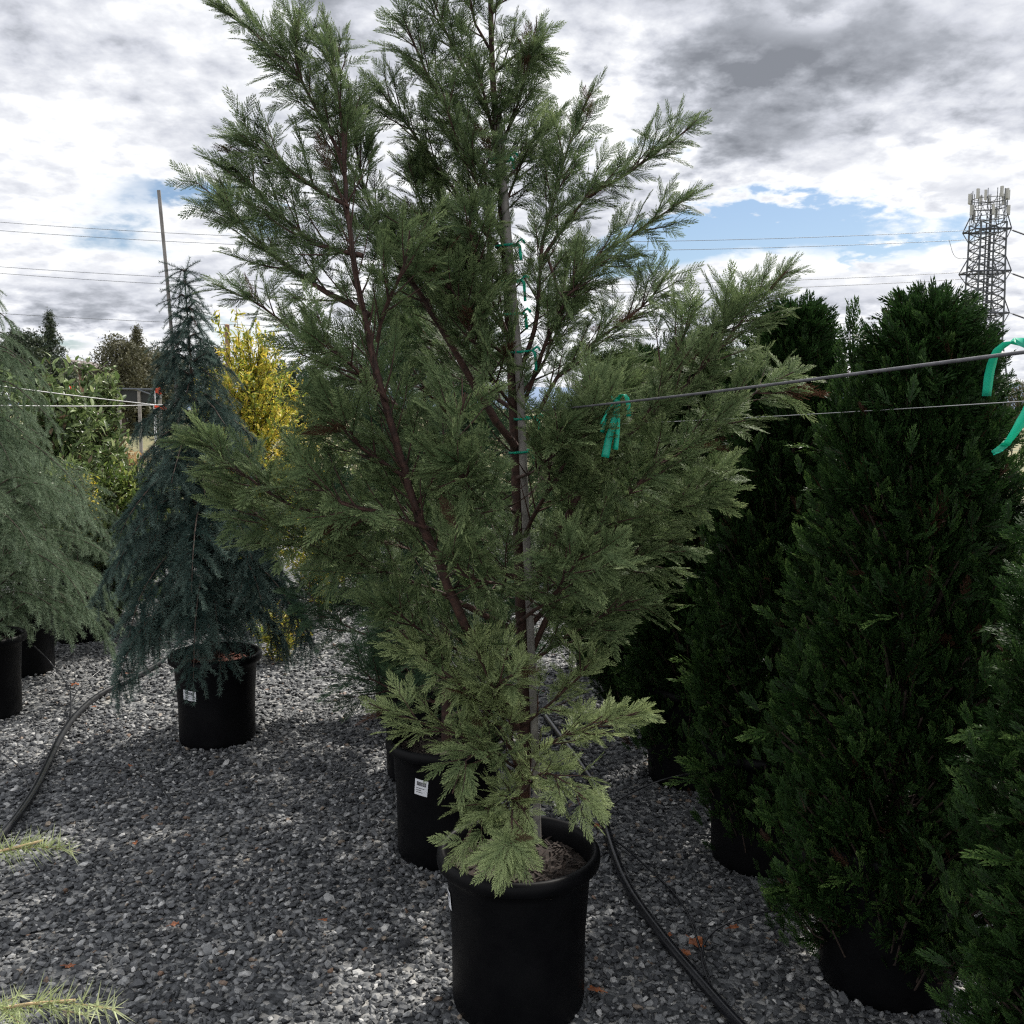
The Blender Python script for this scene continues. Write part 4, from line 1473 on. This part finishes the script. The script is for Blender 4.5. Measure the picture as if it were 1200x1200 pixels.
leafy('dry_shrub', 150, 11.0, 1.3, .6, 'dry', 'orange brown dry shrub low behind the glossy shrubs', 'shrub', None, leaf=.06, stems=12, seed=17, shape='oval')
leafy('laurel_shrub', 400, 9.0, 1.5, .6, 'lau', 'dark shrub seen in gaps under the cypress boughs', 'shrub', 'glossy shrubs in the left background', leaf=.07, stems=12, seed=18, shape='oval')
leafy('laurel_shrub', 880, 9.0, 1.55, .5, 'lau2', 'small bright shrub glimpsed between cypress tip and arborvitae', 'shrub', None, leaf=.06, stems=12, seed=19, shape='oval')
leafy('laurel_shrub', 660, 10.0, 1.5, .7, 'lau', 'dark shrub far behind the trunk of the large cypress', 'shrub', 'glossy shrubs in the left background', leaf=.07, stems=12, seed=25, shape='oval')

# ------------------------------------------------------------------ far trees
def clump_tpl(seed, n=7):
    r = np.random.default_rng(seed)
    V, T = [], []
    for k in range(n):
        c = r.normal(0, .33, 3)
        a, b = nrm(r.normal(0, 1, 3)), nrm(r.normal(0, 1, 3))
        V.append([c, c + a * r.uniform(.3, .6), c + b * r.uniform(.2, .45)]); T.append([.4, .5, .6])
    V = np.concatenate([np.array(v_) for v_ in V])
    return V, np.arange(len(V)).reshape(-1, 3), np.array(T).ravel()


CLP = [clump_tpl(i) for i in range(6)]


def far_tree(name, px, ytop, Y, wpx, mat, label, kind='round', n=900, seed=1, group='far trees beyond the nursery', zb=.15, sparse=1.0):
    r = np.random.default_rng(seed)
    bx = (px - 600) / FPX * Y
    h = P(px, ytop, Y)[2]
    rad = wpx / 2 / FPX * Y
    t = empty(name, (bx, Y, 0))
    tag(t, label, 'tree', group)
    wood, c = MB(), Crown(CLP)
    wood.tube(np.array([(bx, Y, 0), (bx, Y, h * .5), (bx, Y, h * .93)]), [rad * .09, rad * .06, rad * .02], 7)
    if kind == 'cone':
        nb = 70
        for i in range(nb):
            f = (i + .3) / nb
            z = h * (zb + (1 - zb) * f)
            rr = rad * (1 - f) ** .85 * r.uniform(.7, 1.1) + rad * .04
            a = i * 2.4
            for j in range(int(n / nb)):
                g_ = r.uniform(.1, 1)
                c.put(np.array([bx + math.cos(a) * rr * g_, Y + math.sin(a) * rr * g_, z - rr * .25 * g_ + r.normal(0, h * .008)]) + r.normal(0, rad * .04, 3), r.normal(0, 1, 3), r.normal(0, 1, 3), rad * r.uniform(.2, .36) * (1 - .7 * f), r.normal(0, .15))
    else:
        nbl = 26
        for i in range(nbl):
            a = i * 2.4; f = (i + .5) / nbl
            z = h * (zb + (1 - zb) * (.1 + .82 * f))
            e_ = math.sqrt(max(.08, 1 - (2 * f - 1) ** 2))
            rr = rad * e_ * r.uniform(.35, .75)
            cpos = np.array([bx + math.cos(a) * rr, Y + math.sin(a) * rr, z])
            wood.tube(np.array([(bx, Y, z * .7), cpos]), [rad * .03, rad * .008], 5, cap=False)
            br_ = rad * r.uniform(.25, .42)
            for j in range(int(n * sparse / nbl)):
                v_ = nrm(r.normal(0, 1, 3)) * br_ * r.uniform(.5, 1.05)
                v_[2] *= .75
                c.put(cpos + v_, r.normal(0, 1, 3), r.normal(0, 1, 3), rad * r.uniform(.13, .22), r.normal(0, .15))
    wood.build('trunk', M['barkd'], t, True)
    m_ = MB(); c.write(m_, r)
    m_.build('crown', M[mat], t)


far_tree('fir_tree', 66, 366, 55, 84, 'far', 'dark pointed fir on the left skyline, tallest there', 'cone', 1800, 1, zb=.05)
far_tree('dark_tree', 34, 386, 48, 72, 'far', 'dark round crowned tree left of the pointed fir', 'round', 3200, 2, zb=.3)
far_tree('maple_tree', 146, 394, 60, 70, 'farb', 'brownish open tree on the skyline left of the bluish fir', 'round', 1900, 3, zb=.2)
far_tree('fir_tree', 166, 383, 62, 84, 'farb', 'grey green fir just left of the blue cedar and its pole', 'cone', 1800, 4, zb=.02)
far_tree('maple_tree', 190, 408, 66, 84, 'farb', 'low brown tree on the skyline behind the blue cedar', 'round', 2000, 5, zb=.1)
far_tree('maple_tree', 250, 398, 70, 70, 'far', 'far green tree behind the yellow tree', 'round', 1100, 6, zb=.05)
far_tree('maple_tree', 866, 424, 45, 46, 'far', 'thin airy tree on the skyline right of the cypress tips', 'round', 420, 7, zb=.3)
far_tree('maple_tree', 790, 440, 80, 120, 'far', 'low far tree line piece behind the right cypress boughs', 'round', 1000, 8, zb=.0)
far_tree('maple_tree', 1190, 448, 70, 60, 'farb', 'low far tree under the near green tape', 'round', 800, 12, zb=.0)
far_tree('maple_tree', 100, 440, 75, 110, 'farb', 'low brown tree behind the grey house', 'round', 1000, 9, zb=.0)
far_tree('maple_tree', 340, 436, 80, 150, 'far', 'broad far tree mostly hidden by the large cypress', 'round', 1000, 10, zb=.0)
far_tree('maple_tree', 930, 452, 90, 90, 'far', 'low far tree behind the pointed arborvitae', 'round', 900, 11, zb=.0)

# hills
hm = MB()
xs_ = np.linspace(-2600, 2600, 160)
rh = np.random.default_rng(8)
ph_ = rh.uniform(0, 6, 6)
prof = 36 + 26 * np.sin(xs_ / 700 + ph_[0]) * .6 + 14 * np.sin(xs_ / 260 + ph_[1]) * .6 + 5 * np.sin(xs_ / 70 + ph_[2])
prof = np.maximum(prof, 8) + np.interp(xs_, [-2600, 200, 1100, 2600], [0, 30, 66, 60])
rows = []
for k, (yy, s_) in enumerate([(2900, 0), (3050, .35), (3250, .75), (3450, 1.0), (3900, 0)]):
    rows.append(np.stack([xs_, np.full(160, yy), prof * s_ - .5 + (rh.normal(0, 1.5, 160) if 0 < s_ < 1 else 0)], 1))
V = np.concatenate(rows)
F = [(j * 160 + i, j * 160 + i + 1, (j + 1) * 160 + i + 1, (j + 1) * 160 + i) for j in range(4) for i in range(159)]
hm.add(V, F)
tag(hm.build('hills', plain('hazed_wooded_hills', (.1, .15, .24), .9, var=.15, scale=.004), None, True), 'low blue wooded hills on the horizon', 'hills', kind='structure')  # blue of the distant haze is put into the hill colour, no air volume

# ------------------------------------------------------------------ house, shade frame, flags, posts
def house():
    c = P(84, 480, 90); bx, Y = c[0], 90.0
    t = empty('house', (bx, Y, 0))
    tag(t, 'grey sided house with brown gable roof behind the left shrubs', 'house')
    zt = P(94, 437, Y)[2]
    zr = P(94, 424, Y)[2]
    w_ = 8.0
    a = MB(); a.box((bx, Y + 3, zt / 2), (w_, 6, zt)); a.build('wall', M['siding'], t)
    b = MB()
    b.add([(bx - w_ / 2 - .3, Y - .3, zt), (bx + w_ / 2 + .3, Y - .3, zt), (bx + w_ / 2 + .3, Y + 6.3, zt), (bx - w_ / 2 - .3, Y + 6.3, zt), (bx - .6, Y - .3, zr + .3), (bx - .6, Y + 6.3, zr + .3),
           (bx - w_ / 2 - .3, Y - .3, zt + .12), (bx + w_ / 2 + .3, Y - .3, zt + .12)],
          [(0, 4, 5, 3), (1, 2, 5, 4), (0, 3, 2, 1)])
    b.add([(bx - w_ / 2 - .3, Y - .3, zt), (bx + w_ / 2 + .3, Y - .3, zt), (bx - .6, Y - .3, zr + .3)], [(0, 1, 2)])
    b.add([(bx - w_ / 2 - .3, Y + 6.3, zt), (bx + w_ / 2 + .3, Y + 6.3, zt), (bx - .6, Y + 6.3, zr + .3)], [(0, 2, 1)])
    b.build('roof', M['roof'], t)
    for dx_ in (-2.6, .2, 1.5):
        f = MB(); f.box((bx + dx_, Y - .02, zt - 1.0), (1.1, .06, 1.3)); fo = f.build('window', M['wpaint'], t)
        g_ = MB()
        for q_ in (-.23, .23): g_.box((bx + dx_ + q_, Y - .06, zt - 1.0), (.42, .03, 1.1))
        g_.build('pane', M['glass'], fo, origin=(bx, Y, 0))
house()

def shade_frame():
    Y = 24.0
    a, b = P(141, 457, Y), P(186, 458, Y)
    a2 = P(141, 472, Y)
    t = empty('shade_screen', (a[0], Y, 0))
    tag(t, 'black shade cloth screen on white posts near the orange flags', 'screen')
    m_ = MB(); m_.box(((a[0] + b[0]) / 2, Y, (a[2] + a2[2]) / 2), (b[0] - a[0], .03, a[2] - a2[2] - .02)); m_.build('cloth', M['cloth'], t)
    for x in (a[0] - .03, (a[0] + b[0]) / 2, b[0] + .03):
        p = MB(); p.box((x, Y - .04, a[2] / 2), (.07, .05, a[2])); p.build('post', M['stake'], t)
    r_ = MB(); r_.tube(np.array([(a[0] - .1, Y - .08, a[2] + .03), (b[0] + .1, Y - .08, b[2] + .03)]), .025, 6); r_.build('rail', M['steel'], t)
    d_ = MB(); d_.tube(np.array([(b[0] - .5, Y - .1, a[2] + .02), (b[0] + .1, Y - .1, a2[2] + .1)]), .02, 6); d_.build('brace', M['steel'], t)
shade_frame()


def flag(px, py, Y, w_, h_, label):
    c = P(px, py, Y)
    t = empty('marker_flag', (c[0], Y, 0))
    tag(t, label, 'flag', 'small orange flags')
    s = MB(); s.tube(np.array([(c[0] - w_ * .5, Y, 0), (c[0] - w_ * .5, Y, c[2] + h_ * .5)]), .008, 5); s.build('pole', M['wpaint'], t)
    f = MB()
    n = 7
    V, F = [], []
    for i in range(n):
        x = c[0] - w_ * .5 + w_ * i / (n - 1)
        y = Y + .02 * math.sin(i * 1.5)
        V += [(x, y, c[2] - h_ * .5 + .02 * math.sin(i)), (x, y, c[2] + h_ * .5 + .015 * math.cos(i * 1.3))]
    for i in range(n - 1): F.append((2 * i, 2 * i + 2, 2 * i + 3, 2 * i + 1))
    f.add(V, F)
    solid(f.build('cloth', M['orange'], t), .004)


flag(85, 457, 14, .09, .09, 'orange flag left, in front of the grey house')
flag(185, 458, 16, .1, .09, 'orange flag highest beside the blue cedar')
flag(188, 477, 15, .2, .055, 'low wide orange flag beside the blue cedar')


def post(px, ytop, Y, w_, mat, label):
    c = P(px, ytop, Y)
    m_ = MB(); m_.tube(np.array([(c[0], Y, 0), (c[0] + .01, Y, c[2] * .5), (c[0], Y, c[2])]), w_, 8)
    m_.tube(np.array([(c[0], Y, c[2]), (c[0], Y, c[2] + .02)]), [w_ * 1.15, w_ * .6], 8)
    tag(m_.build('wooden_post', M[mat], None, True, origin=(c[0], Y, 0)), label, 'post')


post(266, 381, 20, .05, 'wood', 'weathered wooden post top above the yellow tree')
post(95.5, 437, 15, .045, 'wood', 'reddish wooden post in front of the grey house')

# ------------------------------------------------------------------ tower and power lines
def tower():
    Y = 150.0
    cx = P(1156, 300, Y)[0]
    zf = lambda py: P(1156, py, Y)[2]
    k = Y / FPX
    t = empty('lattice_tower', (cx, Y, 0))
    tag(t, 'steel lattice transmission tower with phone antennas on top, right skyline', 'tower')
    hw = lambda z: np.interp(z, [0, zf(400), zf(345), zf(300), zf(262), zf(225)], [26 * k, 15.5 * k, 15.5 * k, 14.5 * k, 14.5 * k, 17 * k])
    lat = MB()
    zs = list(np.linspace(0, zf(400), 7)) + list(np.linspace(zf(400), zf(262), 15))[1:]
    cor = lambda z: [np.array([cx + sx * hw(z) * (1.0), Y + sy * hw(z), z]) for sx, sy in ((-1, -1), (1, -1), (1, 1), (-1, 1))]
    for a, b in zip(zs[:-1], zs[1:]):
        A, B = cor(a), cor(b)
        for i in range(4):
            lat.tube([A[i], B[i]], .15, 4, cap=False)
            j = (i + 1) % 4
            lat.tube([A[i], B[j]], .085, 4, cap=False)
            lat.tube([A[j], B[i]], .085, 4, cap=False)
            lat.tube([B[i], B[j]], .05, 4, cap=False)
            m_ = (A[i] + A[j]) / 2; m2 = (B[i] + B[j]) / 2
            lat.tube([m_, m2], .04, 4, cap=False)
    lat.build('lattice_frame', M['steel'], t)
    ms = MB()
    ms.tube(np.array([(cx + .35, Y, 0), (cx + .35, Y, zf(245))]), .2, 8)
    ms.tube(np.array([(cx - .5, Y - .6, 0), (cx - .5, Y - .6, zf(262))]), .11, 6)
    ms.build('cable_riser', M['dsteel'], t)
    for py, wl, wr in ((270, 22, 20), (319, 24, 22), (368, 22, 22)):
        ar = MB()
        z = zf(py)
        for yy in (-1, 1):
            ar.tube(np.array([(cx - wl * k, Y + yy * hw(z), z - .1), (cx + wr * k, Y + yy * hw(z), z)]), .14, 5)
            ar.tube(np.array([(cx - wl * k, Y + yy * hw(z), z - .1), (cx - hw(z), Y + yy * hw(z), z + 2.1)]), .09, 4)
            ar.tube(np.array([(cx + wr * k, Y + yy * hw(z), z), (cx + hw(z), Y + yy * hw(z), z + 2.1)]), .09, 4)
            ar.tube(np.array([(cx - wl * k, Y + yy * hw(z), z - .1), (cx - hw(z), Y + yy * hw(z), z - 1.6)]), .07, 4)
            ar.tube(np.array([(cx + wr * k, Y + yy * hw(z), z), (cx + hw(z), Y + yy * hw(z), z - 1.6)]), .07, 4)
        ar.tube(np.array([(cx - wl * k, Y - hw(z), z - .1), (cx - wl * k, Y + hw(z), z - .1)]), .1, 4)
        ar.tube(np.array([(cx + wr * k, Y - hw(z), z), (cx + wr * k, Y + hw(z), z)]), .1, 4)
        ar.build('cross_arm', M['dsteel'], t)
    # antenna platform
    pf = MB()
    for py in (234, 243, 255):
        z = zf(py)
        a = np.linspace(0, 2 * math.pi, 13)
        ring = np.stack([cx + 19 * k * np.cos(a), Y + 19 * k * np.sin(a), np.full(13, z)], 1)
        pf.tube(ring, .06, 4, cap=False)
        for q_ in range(6):
            aa = q_ * math.pi / 3
            pf.tube(np.array([(cx, Y, z - .4), (cx + 19 * k * math.cos(aa), Y + 19 * k * math.sin(aa), z)]), .05, 4, cap=False)
    for q_ in range(12):
        aa = q_ * math.pi / 6
        x, y = cx + 19 * k * math.cos(aa), Y + 19 * k * math.sin(aa)
        pf.tube(np.array([(x, y, zf(262)), (x, y, zf(224))]), .06, 5)
        aa2 = aa + math.pi / 6
        pf.tube(np.array([(x, y, zf(255)), (cx + 19 * k * math.cos(aa2), Y + 19 * k * math.sin(aa2), zf(234))]), .04, 4, cap=False)
    pf.tube(np.array([(cx - hw(zf(262)), Y, zf(262)), (cx - 19 * k, Y, zf(255))]), .08, 4)
    pf.tube(np.array([(cx + hw(zf(262)), Y, zf(262)), (cx + 19 * k, Y, zf(255))]), .08, 4)
    pf.build('antenna_platform', M['steel'], t)
    rr = np.random.default_rng(3)
    for q_ in range(15):
        aa = math.pi + q_ * math.pi / 7.5 * 1.0 + .1
        x, y = cx + 20.5 * k * math.cos(aa), Y + 20.5 * k * math.sin(aa)
        py = 230 if q_ % 3 else 248
        py += rr.uniform(-2, 3)
        an = MB()
        an.box((x, y, zf(py)), (.42, .3, 11 * k), rot=aa)
        an.box((x - .25 * math.cos(aa), y - .25 * math.sin(aa), zf(py)), (.12, .12, 5 * k), rot=aa)
        an.build('antenna_panel', M['panel'], t)
    return cx, Y, zf, k


cx, TY, zf, kk = tower()


def pline(pL, YL_, pm, pR, YR, label, rad=.035):
    """conductor between two pixel anchors with natural sag through a mid pixel height"""
    a, b = P(pL[0], pL[1], YL_), P(pR[0], pR[1], YR)
    tm = .5
    mid = (a + b) / 2
    # mid pixel height wanted
    pxm = 600 + mid[0] / mid[1] * FPX
    want = P(pxm, pm, mid[1])[2]
    sg = want - mid[2]
    t_ = np.linspace(0, 1, 60)[:, None]
    pts = a + (b - a) * t_
    pts[:, 2] += (4 * t_ * (1 - t_))[:, 0] * sg
    m_ = MB(); m_.tube(pts, rad, 5, cap=False)
    tag(m_.build('power_line', M['line'], None, True, origin=pts[0]), label, 'cable', 'power lines across the sky')


LN = [((-250, 237), 281, (1135, 270), 'highest power line of the sky, meets the top arm of the tower'), ((-250, 247), 291, (1135, 281), 'second highest power line of the sky'),
      ((-250, 290), 332, (1132, 319), 'third power line from the top, meets the middle arm of the tower'), ((-250, 296), 341, (1132, 327), 'fourth power line from the top, close under the third'),
      ((-250, 348), 384, (1134, 373), 'lowest power line of the upper set, passing the pole of the blue cedar'), ]
for pL, pm, pR, lb in LN:
    pline(pL, 168, pm, pR, TY, lb, .04)
for i, (y0, y1, lb) in enumerate([(266, 276, 'power line leaving the top arm of the tower to the right edge'), (317, 327, 'power line leaving the middle arm of the tower to the right edge'),
                              (364, 374, 'power line leaving the lower arm of the tower to the right edge')]):
    a, b = P(1176, y0, TY), P(1330, y1 + 45, 120)
    s1 = a + (b - a) * .09; s2 = a + (b - a) * .30
    m_ = MB(); m_.tube(np.array([a, s1]), .05, 5)
    m_.tube(np.array([s2, b]), .04, 5)
    root = m_.build('power_line', M['line'], None, True, origin=a)
    tag(root, lb, 'cable', 'power lines right of the tower')
    q_ = MB(); q_.tube(np.array([s1, s2]), .13, 8); q_.build('insulator', M['dsteel'], root, origin=a)
# jumper loops
for (xa, ya), (xb, yb), lb in (((1112, 281), (1137, 303), 'slack jumper loop left of the tower under the top arm'), ((1108, 327), (1128, 345), 'slack jumper loop left of the tower under the middle arm')):
    a, b = P(xa, ya, TY), P(xb, yb, TY)
    c = P(xa + (xb - xa) * .3, yb - 2, TY)
    m_ = MB(); m_.tube(spline([a, c, b], .4), .04, 5)
    tag(m_.build('jumper_cable', M['line'], None, True, origin=a), lb, 'cable')


def utility_pole():
    Y = 70.0
    a, b = P(1180, 500, Y), P(1168, 416, Y)
    t = empty('utility_pole', (a[0], Y, 0))
    tag(t, 'leaning utility pole with grey transformers below the lattice tower', 'pole')
    m_ = MB(); m_.tube(np.array([(a[0], Y, 0), a, b]), [.16, .14, .1], 8); m_.build('pole', M['steel'], t)
    for px, py, s in ((1174, 419, .5), (1178, 451, .55)):
        c = P(px, py, Y)
        q_ = MB(); q_.tube(np.array([c - UP * s * .7, c + UP * s * .7]), [s * .42, s * .42], 12); q_.tube(np.array([c + UP * s * .7, c + UP * s * .8]), [s * .46, s * .3], 12)
        q_.build('transformer', M['panel'], t)
    c = P(1173, 440, Y)
    q_ = MB(); q_.box(c, (2.2, .12, .14)); q_.build('cross_arm', M['dsteel'], t)
utility_pole()

# ------------------------------------------------------------------ render settings
sc.render.engine = 'CYCLES'
sc.view_settings.view_transform = 'Standard'
sc.view_settings.look = 'None'
sc.view_settings.exposure = 0.42
sc.view_settings.gamma = 1.0
sc.view_settings.use_curve_mapping = False
cy = sc.cycles
cy.max_bounces = 5
cy.diffuse_bounces = 2
cy.glossy_bounces = 2
cy.transmission_bounces = 3
cy.transparent_max_bounces = 4
cy.use_denoising = False
sc.cycles.pixel_filter_type = 'BLACKMAN_HARRIS'
sc.cycles.filter_width = 1.2
try:
    cy.denoiser = 'OPENIMAGEDENOISE'
    cy.denoising_input_passes = 'RGB_ALBEDO_NORMAL'
    cy.denoising_prefilter = 'ACCURATE'
except Exception:
    pass
cy.sample_clamp_indirect = 4.0
cy.caustics_reflective = False
cy.caustics_refractive = False
